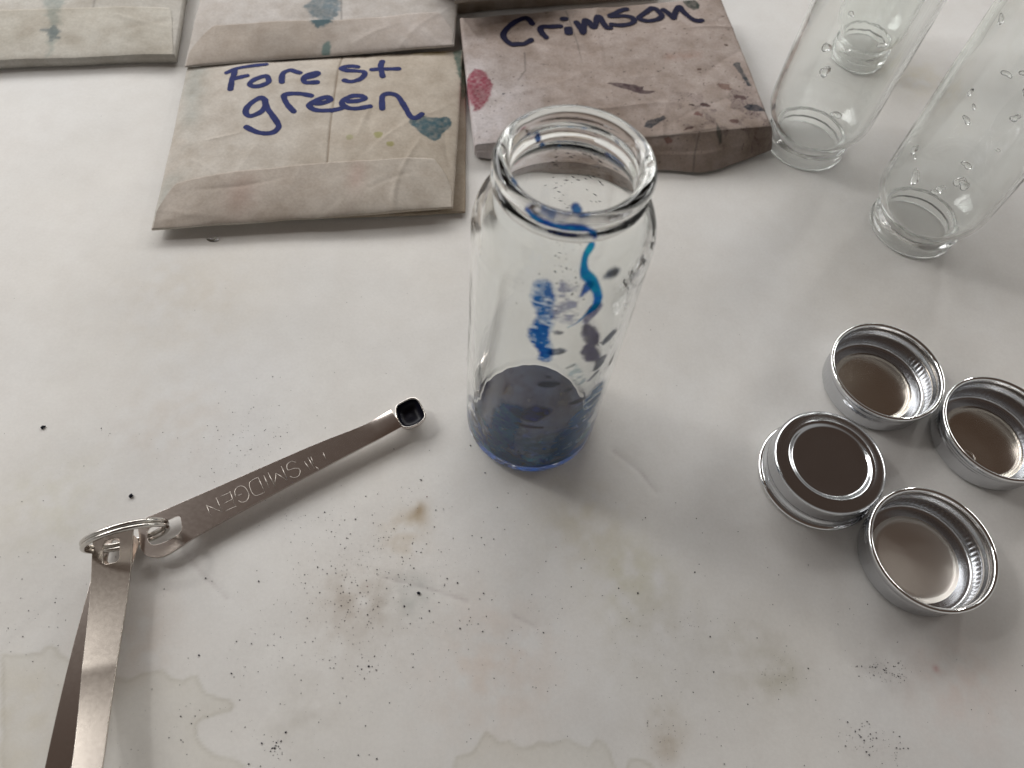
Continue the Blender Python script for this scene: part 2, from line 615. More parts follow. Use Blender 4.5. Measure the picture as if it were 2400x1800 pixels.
def path_film(name, parent, pts, width, col, dens=0.9, seed=1, ragged=0.5, grainy=0.3, col2=None, inset=-0.15, outside=False, mat=None):
    """streak of dye along (theta, z) points; width mm (number or list)"""
    pts = [(t * 21.0, z) for t, z in pts]
    P = smooth_path(pts, 5)
    W = np.interp(np.linspace(0, 1, len(P)), np.linspace(0, 1, len(width)), width) if hasattr(width, '__len__') else np.full(len(P), width)
    xs = [p[0] for p in P]
    zs = [p[1] for p in P]
    pad = max(W) + 1.5

    def fn(s, z):
        best = np.full(s.shape, 1e9)
        for (a, b, w) in zip(P[:-1], P[1:], W):
            d = seg_dist(s, z, [tuple(a), tuple(b)]) - w / 2
            best = np.minimum(best, d)
        n1 = lattice_noise(s, z, 3.0, seed, 5, 0.6)
        n2 = 0.6 * lattice_noise(s, z, 2.6, seed + 50, 4) + 0.6 * lattice_noise(s * 0.5, z, 0.9, seed + 51, 2)
        e = best + ragged * n1
        d = np.clip(1.45 * sstep(0.25 + 0.5 * ragged, -0.35 - 0.9 * ragged, e) * np.clip(1 - grainy * (0.6 + n2 * 1.6), 0, 1), 0, 1) * dens
        t = np.clip(0.5 + 0.9 * n2, 0, 1)[..., None]
        c = np.array(col) * (1 - t) + np.array(col2 if col2 else col) * t
        return d, c
    return film(name, parent, fn, ((min(xs) - pad) / 21, (max(xs) + pad) / 21), (max(4.7, min(zs) - pad), max(zs) + pad), inset=inset, outside=outside, mat=mat)


TEAL = (0.02, 0.42, 0.62)
BLUE = (0.02, 0.17, 0.62)
DEEP = (0.012, 0.03, 0.22)
INKY = (0.006, 0.008, 0.018)
VIOLET = (0.06, 0.045, 0.17)

jar = build_jar('open upright glass jar streaked inside with blue and teal dye', 0, 0, False)
dye_streaks = [
    # teal run from the neck
    ([(-1.2197, 116.0), (-1.2937, 114.21), (-1.3174, 112.39), (-1.3079, 110.8), (-1.2355, 109.28), (-1.1722, 106.23), (-1.1423, 103.19), (-1.1676, 100.05), (-1.244, 97.56), (-1.318, 94.63), (-1.4, 92.94)], [1.6, 1.3, 1.4, 1.9, 2.0, 1.6, 1.7, 1.5, 0.5, 0.25, 0.2], TEAL, 0.95, 0.12, 0.05, BLUE),
    # broad blue run
    ([(-1.7219, 106.73), (-1.7214, 103.72), (-1.6902, 99.86), (-1.6578, 96.59), (-1.6735, 92.79), (-1.6943, 88.8), (-1.6603, 85.17), (-1.5923, 81.6), (-1.5715, 77.93)], [2.6, 3.2, 2.8, 2.2, 2.8, 3.4, 3.0, 2.2, 2.0], (0.012, 0.10, 0.46), 0.86, 0.8, 0.5, (0.02, 0.26, 0.64)),
    ([(-1.488, 105.3), (-1.4235, 102.48), (-1.4615, 98.23), (-1.3606, 94.6)], [3.0, 2.2, 4.0, 1.2], (0.06, 0.10, 0.36), 0.55, 1.2, 0.9, DEEP),
    ([(-1.2451, 106.61), (-1.3124, 104.18)], [1.6, 0.5], DEEP, 0.85, 0.3, 0.2, BLUE),
    ([(-1.1227, 98.74), (-1.161, 95.48), (-1.1803, 93.79)], [2.2, 1.2], (0.04, 0.06, 0.34), 0.75, 0.5, 0.3, VIOLET),
    # violet patch lower right
    ([(-1.1771, 91.91), (-1.1236, 87.64), (-1.0264, 82.61), (-1.0746, 79.68), (-0.9903, 75.21), (-0.8759, 71.18)], [1.4, 2.4, 2.2, 2.6, 2.8, 1.2], VIOLET, 0.8, 0.6, 0.3, (0.04, 0.035, 0.08)),
    # teal smear on the far lower wall
    ([(-1.2118, 72.79), (-1.1427, 67.66), (-1.0383, 61.69)], [1.6, 2.2, 1.2], (0.10, 0.28, 0.36), 0.4, 0.8, 0.8, TEAL),
    ([(-0.6929, 51.2), (-0.7415, 43.05), (-0.8415, 32.51), (-0.9535, 24.11), (-0.9847, 14.83)], [3.5, 6, 7, 8, 5], (0.020, 0.11, 0.32), 0.85, 1.8, 0.55, (0.07, 0.20, 0.28)),
    ([(-1.8763, 43.98), (-1.9485, 34.06), (-2.007, 23.59), (-2.0215, 11.68), (-1.7947, 7.61)], [5, 6, 6, 5, 6], (0.006, 0.05, 0.24), 0.95, 2.0, 0.4, (0.02, 0.18, 0.28)),
    ([(-1.8093, 43.67), (-1.6449, 42.26), (-1.5264, 46.34), (-1.4689, 47.04)], [3, 4, 4, 3], DEEP, 0.85, 0.9, 0.3, INKY),
    ([(-1.7828, 36.07), (-1.6208, 36.12), (-1.4318, 36.28)], [1.2, 1.0, 0.7], (0.03, 0.01, 0.06), 0.9, 0.3, 0.1, INKY),
    ([(-2.6179, 27.42), (-2.4863, 23.13), (-2.3923, 20.19)], [1.4, 1.8, 0.8], (0.03, 0.10, 0.12), 0.6, 0.8, 0.7, INKY),
    ([(-1.7651, 9.9), (-1.5001, 5.13), (-1.2095, 4.01), (-0.9911, 6.09)], [5, 5, 5, 4], (0.02, 0.08, 0.28), 0.85, 1.5, 0.4, (0.05, 0.18, 0.26)),
    ([(-1.5788, 25.37), (-1.361, 20.87), (-1.2639, 28.38)], [5, 7, 5], (0.10, 0.14, 0.17), 0.6, 2.0, 0.8, (0.20, 0.32, 0.30)),
]
for k, (pts, w, col, de, rag, gr, c2) in enumerate(dye_streaks):
    path_film('dye_streak', jar, pts, [q * (1.25 if k == 0 else 1.6) for q in w], col, min(1, de * 1.15), 60 + k, rag, gr, c2, outside=(k < 2), mat=M_crust if k >= 7 else M_film)
# small dark drops that dried on the wall
for k, (p, wd) in enumerate((([(-1.5326, 89.4), (-1.4602, 89.19)], 1.1), ([(-1.5083, 79.67), (-1.4042, 81.04)], 2.6), ([(-1.2741, 71.84), (-1.2012, 72.93)], 0.9), ([(-0.8322, 79.64), (-0.7417, 82.02)], 3.2), ([(-0.8498, 66.85), (-0.7823, 70.51)], 3.2),
                             ([(-1.0737, 50.0), (-0.9232, 50.23)], 2.4), ([(-1.2132, 58.94), (-1.155, 59.41)], 0.8), ([(-2.6856, 17.94), (-2.4995, 17.67)], 2.0), ([(-1.52, 67.76), (-1.4713, 66.95)], 0.8), ([(-1.5638, 62.62), (-1.375, 63.64)], 2.6),
                             ([(-1.0401, 107.84), (-0.8912, 108.25)], 1.7), ([(-0.9131, 61.16), (-0.8199, 63.7)], 1.1), ([(-2.3143, 19.64), (-2.2677, 17.28)], 0.3))):
    path_film('dye_drop', jar, p, [wd * 0.8, wd * 1.4, wd * 0.6] if wd > 0.5 else wd, INKY, 0.9, 120 + k, 0.7, 0.3, (0.01, 0.05, 0.14))
# dye caught in the neck: a blue arc on the near side and flecks on the far side
path_film('dye_streak', jar, [(-2.1019, 124.72), (-1.932, 123.61), (-1.7821, 123.21), (-1.6307, 123.2), (-1.4853, 123.56), (-1.3558, 122.91), (-1.2349, 120.6)], [1.0, 1.8, 2.6, 3.0, 2.8, 2.2, 1.4], (0.010, 0.07, 0.42), 1.0, 201, 0.4, 0.15, (0.02, 0.26, 0.48), outside=True)
path_film('dye_streak', jar, [(-2.0715, 125.83), (-1.7703, 125.66), (-1.5031, 126.03), (-1.3178, 126.44)], [0.8, 1.2, 1.2, 0.8], (0.03, 0.14, 0.40), 0.8, 202, 0.8, 0.8, DEEP, outside=True)
for k, (p, wd) in enumerate((([(2.2455, 120.15), (2.2126, 119.03)], 1.2), ([(2.1325, 116.84), (2.1029, 116.02)], 1.1), ([(1.8207, 115.19), (1.7995, 114.34)], 0.8), ([(1.0049, 115.79), (0.9196, 114.84), (0.7523, 114.92)], 1.6), ([(-1.5296, 127.62), (-1.4962, 126.64)], 1.5), ([(-2.5262, 126.35), (-2.4433, 126.43)], 0.7))):
    path_film('dye_drop', jar, p, wd * 1.7, (0.01, 0.18, 0.42), 0.95, 220 + k, 0.3, 0.1, DEEP, inset=-0.1)
# scattered crumbs of undissolved dye on the near wall
cr = np.random.default_rng(77)
CV, CF = [], []
for k in range(95):
    t0, zz = cr.normal(-1.5058, 0.16), cr.normal(108.22, 5.0)
    if k % 3 == 0:
        t0, zz = cr.normal(-1.5058 + 0.05, 0.3), cr.uniform(20, 60)
    r = wall_radius(zz) - 0.1
    sz = cr.uniform(0.08, 0.26)
    a = cr.uniform(0, 6.28)
    c0 = len(CV)
    for q in range(5):
        A = a + q * 2 * PI / 5
        rr_ = sz * cr.uniform(0.5, 1.3)
        CV.append(((r - 0.02) * math.cos(t0 + rr_ * 1.6 * math.cos(A) / 21), (r - 0.02) * math.sin(t0 + rr_ * 1.6 * math.cos(A) / 21), zz + rr_ * math.sin(A)))
    CV.append(((r - sz * 0.6) * math.cos(t0), (r - sz * 0.6) * math.sin(t0), zz))
    CF += [(c0 + q, c0 + (q + 1) % 5, c0 + 5) for q in range(5)]
for k in range(70):
    t0, zz = cr.normal(1.459, 0.20), cr.normal(98.75, 9.0)
    r = wall_radius(zz) - 0.1
    ln, a = cr.uniform(0.25, 0.9), cr.uniform(-0.5, 0.5)
    c0 = len(CV)
    for q, (ds, dz) in enumerate(((-1, 0), (0, 0.22), (1, 0), (0, -0.22))):
        t1, z1 = t0 + ln * (ds * math.cos(a) - dz * math.sin(a)) / 21, zz + ln * (ds * math.sin(a) + dz * math.cos(a))
        CV.append((r * math.cos(t1), r * math.sin(t1), z1))
    CF.append((c0, c0 + 1, c0 + 2, c0 + 3))
o_ = np.array(jar.location) / MM
tag(mesh_obj('dye_crumbs', np.array(CV) + o_, CF, M_grain, jar, smooth=False), kind='stuff')

# dye settled on the jar's floor
def floor_film():
    n, mth = 46, 120
    r, th = np.meshgrid(np.linspace(0.02, 20.2, n), np.linspace(0, 2 * PI, mth, endpoint=False), indexing='ij')
    x, y = r * np.cos(th), r * np.sin(th)
    P = np.array(INNER)[::-1]
    z = np.interp(r, P[:7, 0], P[:7, 1]) + 0.12
    n1 = 1.6 * lattice_noise(x, y, 7, 301, 5, 0.65)
    n2 = lattice_noise(x, y, 2.0, 302, 3)
    dens = np.clip(1.1 + 0.25 * n1 + 0.15 * n2, 0.8, 1)
    dens = dens * np.where(y < -4, np.clip(1.05 + 0.5 * n1, 0.72, 1), 1)
    t = np.clip(0.5 + n1, 0, 1)[..., None]
    c = np.array((0.008, 0.014, 0.070)) * (1 - t) + np.array((0.055, 0.080, 0.170)) * t
    w = np.clip(-y / 14, 0, 1)[..., None] * np.clip(0.4 + 1.3 * n2, 0, 1)[..., None]
    c = c * (1 - w) + np.array((0.015, 0.08, 0.32)) * w
    o = np.array(jar.location) / MM
    V = np.stack([x + o[0], y + o[1], z + o[2]], -1).transpose(1, 0, 2).reshape(-1, 3)
    mesh_obj('dye_residue', V, grid_faces(mth, n, True), M_crust, jar, attrs={'dens': dens.T.ravel(), 'tint': c.transpose(1, 0, 2).reshape(-1, 3)})


floor_film()


def lower_coat(s, z):
    n1 = lattice_noise(s, z, 9, 311, 4)
    n2 = lattice_noise(s * 1.4, z * 0.8, 2.4, 312, 4)
    top = 31 + 9 * lattice_noise(s, s * 0, 9, 313, 4) + 16 * np.exp(-((s + 15.5) / 5.5) ** 2)
    fine = lattice_noise(s, z, 1.3, 315, 3)
    d = sstep(3, -9, z - top + 4 * n2) * np.clip(0.72 + 1.2 * n1 + 0.9 * n2 + 0.25 * sstep(25, 8, z), 0, 1)
    mixn = [np.clip(lattice_noise(s, z, sc, 316 + i, 4) * 2.2 + 0.25, 0, 1)[..., None] for i, sc in enumerate((8, 6, 4))]
    c = np.array((0.008, 0.05, 0.24)) * np.ones(s.shape + (1,))
    for w, cc in zip(mixn, ((0.012, 0.13, 0.46), (0.08, 0.30, 0.40), (0.20, 0.22, 0.26))):
        c = c * (1 - w) + np.array(cc) * w
    crack = sstep(0.06, 0.0, np.abs(fine)) * np.clip(n2 * 3, 0, 1)
    c = c * (1 - 0.8 * crack[..., None])
    return d, c


film('dye_wash', jar, lower_coat, (-2.9, -0.1), (4.8, 62), step=0.28, inset=-0.10, mat=M_crust)

DRY = [build_jar('wet glass jar standing upside down beside the crimson packet corner', 115.5, 164.5, True, 0.7, 'upturned jars left to dry'),
       build_jar('wet glass jar upside down between the metal caps and the other upturned jars', 159.5, 119.0, True, 2.1, 'upturned jars left to dry'),
       build_jar('dry glass jar upside down, standing beyond the wet jar at the packet corner', 153.0, 240.0, True, 3.9, 'upturned jars left to dry')]


def droplet(parent, th, z, rw, sz, asp, seed):
    """bead of water clinging inside the wall of an upturned jar"""
    r_ = np.random.default_rng(seed)
    o = np.array(parent.location) / MM
    n, mth = 6, 14
    V, ph = [], r_.uniform(0, 6.28)
    for i in range(n):
        f = i / (n - 1)
        for k in range(mth):
            A = 2 * PI * k / mth
            wob = 1 + 0.28 * math.sin(2 * A + ph) + 0.14 * math.sin(3 * A + 2 * ph)
            rad = sz * f * wob
            h = sz * 0.55 * math.sqrt(max(0, 1 - f * f)) - 0.03
            s_, dz = rad * math.cos(A), rad * math.sin(A) * asp
            t = th + s_ / rw
            V.append((o[0] + (rw - h - 0.06) * math.cos(t), o[1] + (rw - h - 0.06) * math.sin(t), o[2] + z + dz))
    F = []
    for i in range(n - 1):
        for k in range(mth):
            k2 = (k + 1) % mth
            F.append((i * mth + k, i * mth + k2, (i + 1) * mth + k2, (i + 1) * mth + k))
    F.append(tuple((n - 1) * mth + k for k in range(mth)))
    mesh_obj('water_drop', V, F, M_water, parent)


dr = np.random.default_rng(91)
for j, (root, cnt) in enumerate(zip(DRY[:2], (9, 22))):
    base = (-2.1, -2.35)[j]
    for k in range(cnt):
        droplet(root, base + dr.uniform(-0.75, 0.75), dr.uniform(30, 112), 21.2, dr.uniform(0.7, 2.1), dr.uniform(0.6, 1.5), 400 + 50 * j + k)

for k in range(34):
    droplet(jar, dr.normal(-0.42, 0.22), dr.uniform(58, 106), 21.2, dr.uniform(0.25, 1.0), dr.uniform(0.8, 2.6), 700 + k)

# ------------------------------------------------------------------ metal caps
CAP_OUT = [(0, 1.25), (9, 1.25), (12.6, 1.3), (13.1, 1.2), (13.5, 0.95), (13.85, 0.6), (14.2, 0.2), (14.6, -0.1), (15.0, -0.22), (15.5, -0.14), (16.0, 0.02), (17.6, 0.0), (18.6, 0.05), (19.3, 0.4), (19.75, 1.0)]
CAP_OUT += [(19.85, z) for z in np.linspace(1.7, 6.6, 8)]
CAP_OUT += [(19.6, 7.2), (19.5, 7.7), (19.7, 8.3), (20.2, 8.9), (20.5, 9.6), (20.45, 10.3), (20.1, 10.9), (20.0, 11.3)]
CAP_IN = [(19.6, 11.6), (19.65, 11.0), (20.0, 10.2), (20.05, 9.6), (19.8, 9.0), (19.3, 8.4), (19.1, 7.7), (19.2, 7.1)]
CAP_IN += [(19.45, z) for z in np.linspace(6.5, 1.8, 8)]
CAP_IN += [(19.2, 1.1), (18.6, 0.6), (17.5, 0.45), (15.3, 0.45)]
CAP_PANEL_IN = [(15.3, 0.46), (14.6, 0.75), (14.1, 1.15), (13.4, 1.42), (12.4, 1.45), (6, 1.52), (0, 1.56)]
CAP_CURL = [(20.0, 11.3), (20.6, 11.35), (21.1, 11.6), (21.4, 12.1), (21.35, 12.6), (21.0, 12.95), (20.5, 13.0), (20.05, 12.75), (19.75, 12.3), (19.6, 11.6)]


def knurl(th, Z, R):
    w = np.clip((Z - 1.9) / 0.6, 0, 1) * np.clip((6.3 - Z) / 0.6, 0, 1) * (R > 19)
    return 0.10 * w * np.sign(np.cos(72 * th)) * np.abs(np.cos(72 * th)) ** 0.6


def build_cap(label, cx, cy, flipped, tilt, rot, panel_mat):
    z0 = table_z1(cx, cy)
    root = empty('metal_cap', (cx, cy, z0), label, 'jar cap', 'loose metal screw caps')

    def place(V):
        V = np.array(V)
        if flipped:
            V = V * np.array((1, -1, -1)) + np.array((0, 0, 13.0))
        Rm = np.array(Matrix.Rotation(tilt[0], 3, 'X') @ Matrix.Rotation(tilt[1], 3, 'Y') @ Matrix.Rotation(rot, 3, 'Z'))
        V = V @ Rm.T
        V[:, 2] -= V[:, 2].min() if False else 0
        return V + np.array((cx, cy, z0 + 0.25))
    V, Fc = lathe(CAP_OUT, 288, (0, 0, 0), knurl)
    mesh_obj('shell', place(V), Fc, M_tin if not flipped else M_tin, root)
    V, Fc = lathe(CAP_IN, 288, (0, 0, 0), knurl)
    mesh_obj('inner_wall', place(V), Fc, M_tin_in, root)
    V, Fc = lathe(CAP_PANEL_IN, 96)
    mesh_obj('inner_panel', place(V), Fc, panel_mat, root)
    V, Fc = lathe(CAP_CURL, 144)
    mesh_obj('rolled_edge', place(V), Fc, M_tin_curl, root)
    return root


build_cap('open tin screw cap with smooth brown floor, closest cap to the upturned jars', 131.07, 32.32, False, (0.0, 0.0), 0.2, M_tin_panel)
build_cap('tin screw cap lying face down, its recessed top panel showing', 105.47, -8.24, True, (0.0, 0.0), 1.1, M_tin_panel)
cap_c = build_cap('open tin screw cap with a round drop mark inside', 169.5, 13.0, False, (0.0, 0.0), 2.2, M_tin_panel)
dp = [(162.01, 5.2)][0]
zc = table_z1(169.5, 13.0) + 0.25 + 1.47
V, Fc = lathe([(0, 0), (2.5, 0), (2.7, 0.06), (2.4, 0.2), (1.4, 0.34), (0, 0.4)], 28, (dp[0], dp[1], zc))
mesh_obj('drop_mark', V, Fc, M_water, cap_c)
build_cap('open tin screw cap with a grainy pale floor', 136.52, -35.8, False, (0.0, 0.0), 2.9, M_tin_grain)

# ------------------------------------------------------------------ measuring spoons on a ring
def strip(name, left, right, zfun, parent, mat, slot=None, thick=0.9, n=70, round_end=True):
    """flat handle between two edge polylines (mm); slot = (s0, s1, a, b) in strip coordinates"""
    L = np.array(smooth_path(left, 12))
    R = np.array(smooth_path(right, 12))

    def resample(P, s):
        d = np.concatenate([[0], np.cumsum(np.hypot(*np.diff(P, axis=0).T))])
        return np.stack([np.interp(s * d[-1], d, P[:, i]) for i in (0, 1)], -1)
    s = np.linspace(0, 1, n)
    if slot:
        s = np.sort(np.concatenate([s, [slot[0], slot[1]], slot[0] + (slot[1] - slot[0]) * np.array((0.08, 0.2, 0.8, 0.92))]))
    L, R = resample(L, s), resample(R, s)
    W = np.array([0, .05, .15, .27, .38, .5, .62, .73, .85, .95, 1.0])
    rows = []
    ln = np.hypot(*(L[-1] - L[0]))
    for i, si in enumerate(s):
        w = W.copy()
        if slot:
            a, b = slot[2], slot[3]
            e = 1.0
            if slot[0] - 0.03 < si < slot[1] + 0.03:
                t = (si - slot[0]) / (slot[1] - slot[0])
                k = np.clip(min(t, 1 - t) / 0.2, 0, 1)
                half = (b - a) / 2 * (0.55 + 0.45 * math.sqrt(1 - (1 - k) ** 2))
                mid = (a + b) / 2
                w = np.array([0, (mid - half) * .25, (mid - half) * .5, (mid - half) * .8, mid - half, mid, mid + half, 1 - (1 - mid - half) * .8, 1 - (1 - mid - half) * .5, 1 - (1 - mid - half) * .25, 1])
        if round_end:
            d = si * ln
            r0 = 2.2
            sh = 0 if d > r0 else 1 - math.sqrt(max(0, 1 - (1 - d / r0) ** 2))
            wd = np.hypot(*(R[i] - L[i]))
            cut = sh * r0 / wd
            w = cut + w * (1 - 2 * cut)
        p = L[i] + (R[i] - L[i]) * w[:, None]
        z = np.array([zfun(si, q) for q in w])
        rows.append(np.column_stack([p, z]))
    V = np.array(rows)
    nr, nc = V.shape[:2]
    keep = np.ones((nr - 1, nc - 1), bool)
    if slot:
        mid_s = (s[:-1] + s[1:]) / 2
        inside = (mid_s > slot[0]) & (mid_s < slot[1])
        keep[np.ix_(inside, [4, 5])] = False
    Fc = grid_faces(nr, nc, mask=keep)
    V2, Fc, _ = compact(V.reshape(-1, 3), Fc, {})
    o = mesh_obj(name, V2, Fc, mat, parent)
    so = o.modifiers.new('thickness', 'SOLIDIFY')
    so.thickness = thick * MM
    so.offset = 1
    bv = o.modifiers.new('edge', 'BEVEL')
    bv.width = 0.14 * MM
    bv.segments = 2
    bv.harden_normals = True
    bv.limit_method = 'ANGLE'
    bv.angle_limit = math.radians(50)
    return o


Z_SM = 3.0
sm_right = [(-123.13, -57.65), (-118.07, -54.49), (-100.89, -42.54), (-74.15, -23.91), (-58.47, -13.85), (-49.5, -6.55)]
sm_left = [(-117.78, -68.38), (-110.83, -67.9), (-101.77, -59.36), (-82.0, -42.62), (-60.84, -25.35), (-44.87, -12.45)]
smidgen = empty('measuring_spoon', (*sm_left[2], 0), 'tarnished measuring spoon engraved SMIDGEN, its tiny bowl black with dye powder', 'measuring spoon')
def z_sm(s, q):
    return 2.6 + 0.5 * s + 0.9 * max(0, s - 0.9) / 0.1 - 0.5 * (2 * abs(q - 0.5)) ** 3 * max(0, s - 0.85) / 0.15
handle = strip('handle', sm_left, sm_right, z_sm, smidgen, M_steel_tarn, slot=(0.03, 0.15, 0.30, 0.75))
# engraved lettering
ENGR = [[(-102.89, -49.59), (-100.16, -53.22)], [(-102.89, -49.59), (-97.09, -51.24)], [(-100.58, -46.58), (-97.09, -51.24)], [(-96.76, -43.84), (-93.64, -48.48)], [(-96.2, -50.76), (-93.24, -48.67)], [(-99.24, -46.03), (-96.54, -44.18)], [(-97.41, -48.25), (-95.16, -46.47)], [(-94.29, -45.49), (-95.15, -43.75), (-94.78, -42.2), (-93.35, -41.5), (-91.72, -42.29), (-90.2, -44.33), (-90.33, -46.32), (-91.72, -47.12), (-93.01, -46.68)], [(-93.75, -44.93), (-92.55, -44.27)], [(-89.03, -37.63), (-85.44, -42.57)], [(-89.0, -37.75), (-90.73, -39.13), (-91.18, -40.46), (-89.93, -42.8), (-88.66, -44.0), (-87.47, -44.09), (-85.4, -42.69)], [(-87.23, -36.88), (-84.36, -40.92)], [(-86.16, -35.58), (-82.68, -40.19)], [(-82.68, -40.19), (-83.46, -35.47)], [(-83.46, -35.47), (-79.13, -37.56)], [(-82.4, -32.75), (-79.04, -37.43)], [(-77.76, -30.81), (-79.28, -30.5), (-80.6, -31.85), (-79.86, -33.82), (-78.14, -33.07), (-76.53, -32.85), (-75.59, -33.76), (-75.84, -35.59), (-77.32, -36.3), (-78.59, -35.96)], [(-75.07, -30.05), (-72.48, -32.82)], [(-74.29, -28.37), (-71.22, -32.13)], [(-73.42, -27.99), (-71.87, -30.4)], [(-69.58, -25.88), (-68.05, -28.3)], [(-70.94, -31.31), (-69.48, -32.41)]]
eng_v, eng_f = [], []
for st in ENGR:
    P = smooth_path(st, 4) if len(st) > 2 else [np.array(st[0]), np.array(st[0]) * .5 + np.array(st[1]) * .5, np.array(st[1])]
    S0 = np.array(sm_left[0])
    ax = (np.array(sm_left[-1]) - S0)
    q = []
    for p in P:
        s = float(np.dot(p - S0, ax) / np.dot(ax, ax))
        q.append((p[0], p[1], z_sm(s, 0.5) + 0.86))
    v, f = tube(q, 0.11, 6)
    eng_f += [tuple(i + len(eng_v) for i in ff) for ff in f]
    eng_v += v
tag(mesh_obj('engraved_lettering', eng_v, eng_f, M_engrave, smidgen), 'upside-down engraved word SMIDGEN')

# spoon bowl
BOWL = [(-48.19, -5.19), (-47.21, -3.42), (-44.37, -1.07), (-42.39, -0.42), (-40.84, -1.02), (-39.5, -2.76), (-37.72, -5.61), (-37.08, -7.13), (-37.45, -8.78), (-39.38, -11.08), (-42.3, -12.71), (-44.36, -12.64), (-45.27, -11.91), (-46.6, -10.22), (-47.63, -8.19)]
bp = np.array(smooth_path(BOWL, 4, True))
bc = bp.mean(0)
rings = [(1.0, 4.45), (1.03, 4.2), (1.0, 3.4), (0.93, 1.9), (0.75, 0.75), (0.45, 0.2), (0.0, 0.05)]
rin = [(1.0, 4.45), (0.97, 4.52), (0.93, 4.48), (0.91, 4.2)]
rpw = [(0.91, 4.2), (0.85, 2.9), (0.66, 1.6), (0.40, 1.15), (0.2, 1.25), (0.0, 1.35)]
def loft(rs):
    V = np.concatenate([np.column_stack([bc + (bp - bc) * max(k, 1e-3), np.full(len(bp), z)]) for k, z in rs])
    nb = len(bp)
    I, J_ = np.meshgrid(np.arange(len(rs) - 1), np.arange(nb), indexing='ij')
    Fq = np.stack([I * nb + J_, I * nb + (J_ + 1) % nb, (I + 1) * nb + (J_ + 1) % nb, (I + 1) * nb + J_], -1).reshape(-1, 4)
    return V, Fq
V, Fq = loft(rings)
bowl = mesh_obj('bowl', V, Fq, M_steel_tarn, smidgen)
V, Fq = loft(rin)
mesh_obj('bowl_rim', V, Fq, M_ring, smidgen)
V, Fq = loft(rpw)
mesh_obj('dye_powder', V, Fq, M_powder, smidgen)

# the two spoons hanging from the other side of the ring
fr_left = [(-133.37, -64.06), (-131.31, -70.77), (-128.33, -79.95), (-123.28, -96.38), (-118.8, -110.34), (-112.29, -128.63), (-106.68, -144.22)]
fr_right = [(-122.3, -59.19), (-119.71, -67.9), (-117.98, -74.51), (-112.02, -100.01), (-108.5, -113.81), (-104.24, -127.73), (-99.25, -143.42)]
front = empty('measuring_spoon', (*fr_left[3], 0), 'bright steel spoon handle bowed upward, uppermost of the crossed pair', 'measuring spoon')
strip('handle', fr_left, fr_right, lambda s, q: 6.6 + 0.8 * s - 1.2 * math.sin(min(1, s / 0.5) * PI) + 30.0 * max(0, s - 0.46) ** 2, front, M_steel, slot=(0.045, 0.135, 0.27, 0.68))
un_left = [(-132.97, -59.09), (-130.32, -79.17), (-128.26, -95.74), (-126.05, -111.61), (-123.22, -129.65), (-120.27, -145.74)]
un_right = [(-120.46, -62.81), (-119.3, -80.33), (-118.46, -95.67), (-116.97, -110.54), (-116.24, -128.87), (-113.66, -145.03)]
under = empty('measuring_spoon', (*un_left[2], 0), 'dull steel spoon handle lying flat beneath the bowed spoon handle', 'measuring spoon')
strip('handle', un_left, un_right, lambda s, q: 1.6 + 1.0 * math.sin(s * PI), under, M_steel_tarn, slot=(0.045, 0.135, 0.27, 0.68))

# split ring of two wire turns
rc3 = (-121.52, -64.89, 10.5)
ru = np.array([(-113.39, -60.9)][0]) - np.array([(-129.27, -68.78)][0])
ru = Vector((ru[0], ru[1], 0)).normalized()
rp = Vector((-ru.y, ru.x, 0))
rv = (math.cos(math.radians(97)) * rp + math.sin(math.radians(97)) * Vector((0, 0, 1))).normalized()
rn = ru.cross(rv)
ring = empty('split_ring', (rc3[0], rc3[1], 0), 'steel split ring of two wire turns joining the spoon handles', 'ring')
for k, off in enumerate((-0.72, 0.72)):
    pth = [tuple(Vector(rc3) + 12.2 * math.cos(a) * ru + 9.6 * math.sin(a) * rv + (off + 0.12 * math.sin(a + k)) * rn) for a in np.linspace(0, 2 * PI, 72, endpoint=False)]
    v, f = tube(pth, 0.75, 10, True)
    mesh_obj('wire_turn', v, f, M_ring, ring)

# ------------------------------------------------------------------ paper envelopes
def ribbon(strokes, width, zfun, lift=0.09):
    """marker strokes lying on a surface z = zfun(x, y)"""
    V, Fc = [], []
    for st in strokes:
        P = np.array(smooth_path(st, 7))
        d = np.concatenate([[0], np.cumsum(np.hypot(*np.diff(P, axis=0).T))])
        n = max(4, int(d[-1] / 0.35))
        s = np.linspace(0, d[-1], n)
        P = np.stack([np.interp(s, d, P[:, i]) for i in (0, 1)], -1)
        T_ = np.gradient(P, axis=0)
        T_ /= np.hypot(*T_.T)[:, None] + 1e-9
        Nn = np.stack([-T_[:, 1], T_[:, 0]], -1)
        wv = width * (0.5 + 0.035 * np.sin(s * 0.6) + 0.015 * np.sin(s * 1.7 + 1))
        c0 = len(V)
        k = 5
        # round caps: extra rings before and after
        seq = [(P[0], T_[0], Nn[0], wv[0], -math.cos(a), math.sin(a)) for a in np.linspace(0.25, PI / 2, 5)[:-1]]
        seq += [(P[i], T_[i], Nn[i], wv[i], 0, 1) for i in range(n)]
        seq += [(P[-1], T_[-1], Nn[-1], wv[-1], math.cos(a), math.sin(a)) for a in np.linspace(PI / 2, 0.25, 5)[1:]]
        for p, t, nn, w, al, wk in seq:
            for q in np.linspace(-1, 1, k):
                xy = p + t * (al * w) + nn * (q * w * wk)
                V.append((xy[0], xy[1], 0))
        m_ = len(seq)
        for i in range(m_ - 1):
            for j in range(k - 1):
                a = c0 + i * k + j
                Fc.append((a, a + k, a + k + 1, a + 1))
    V = np.array(V)
    V[:, 2] = zfun(V[:, 0], V[:, 1]) + lift
    # strokes that cross lie a hair above one another
    return V, Fc


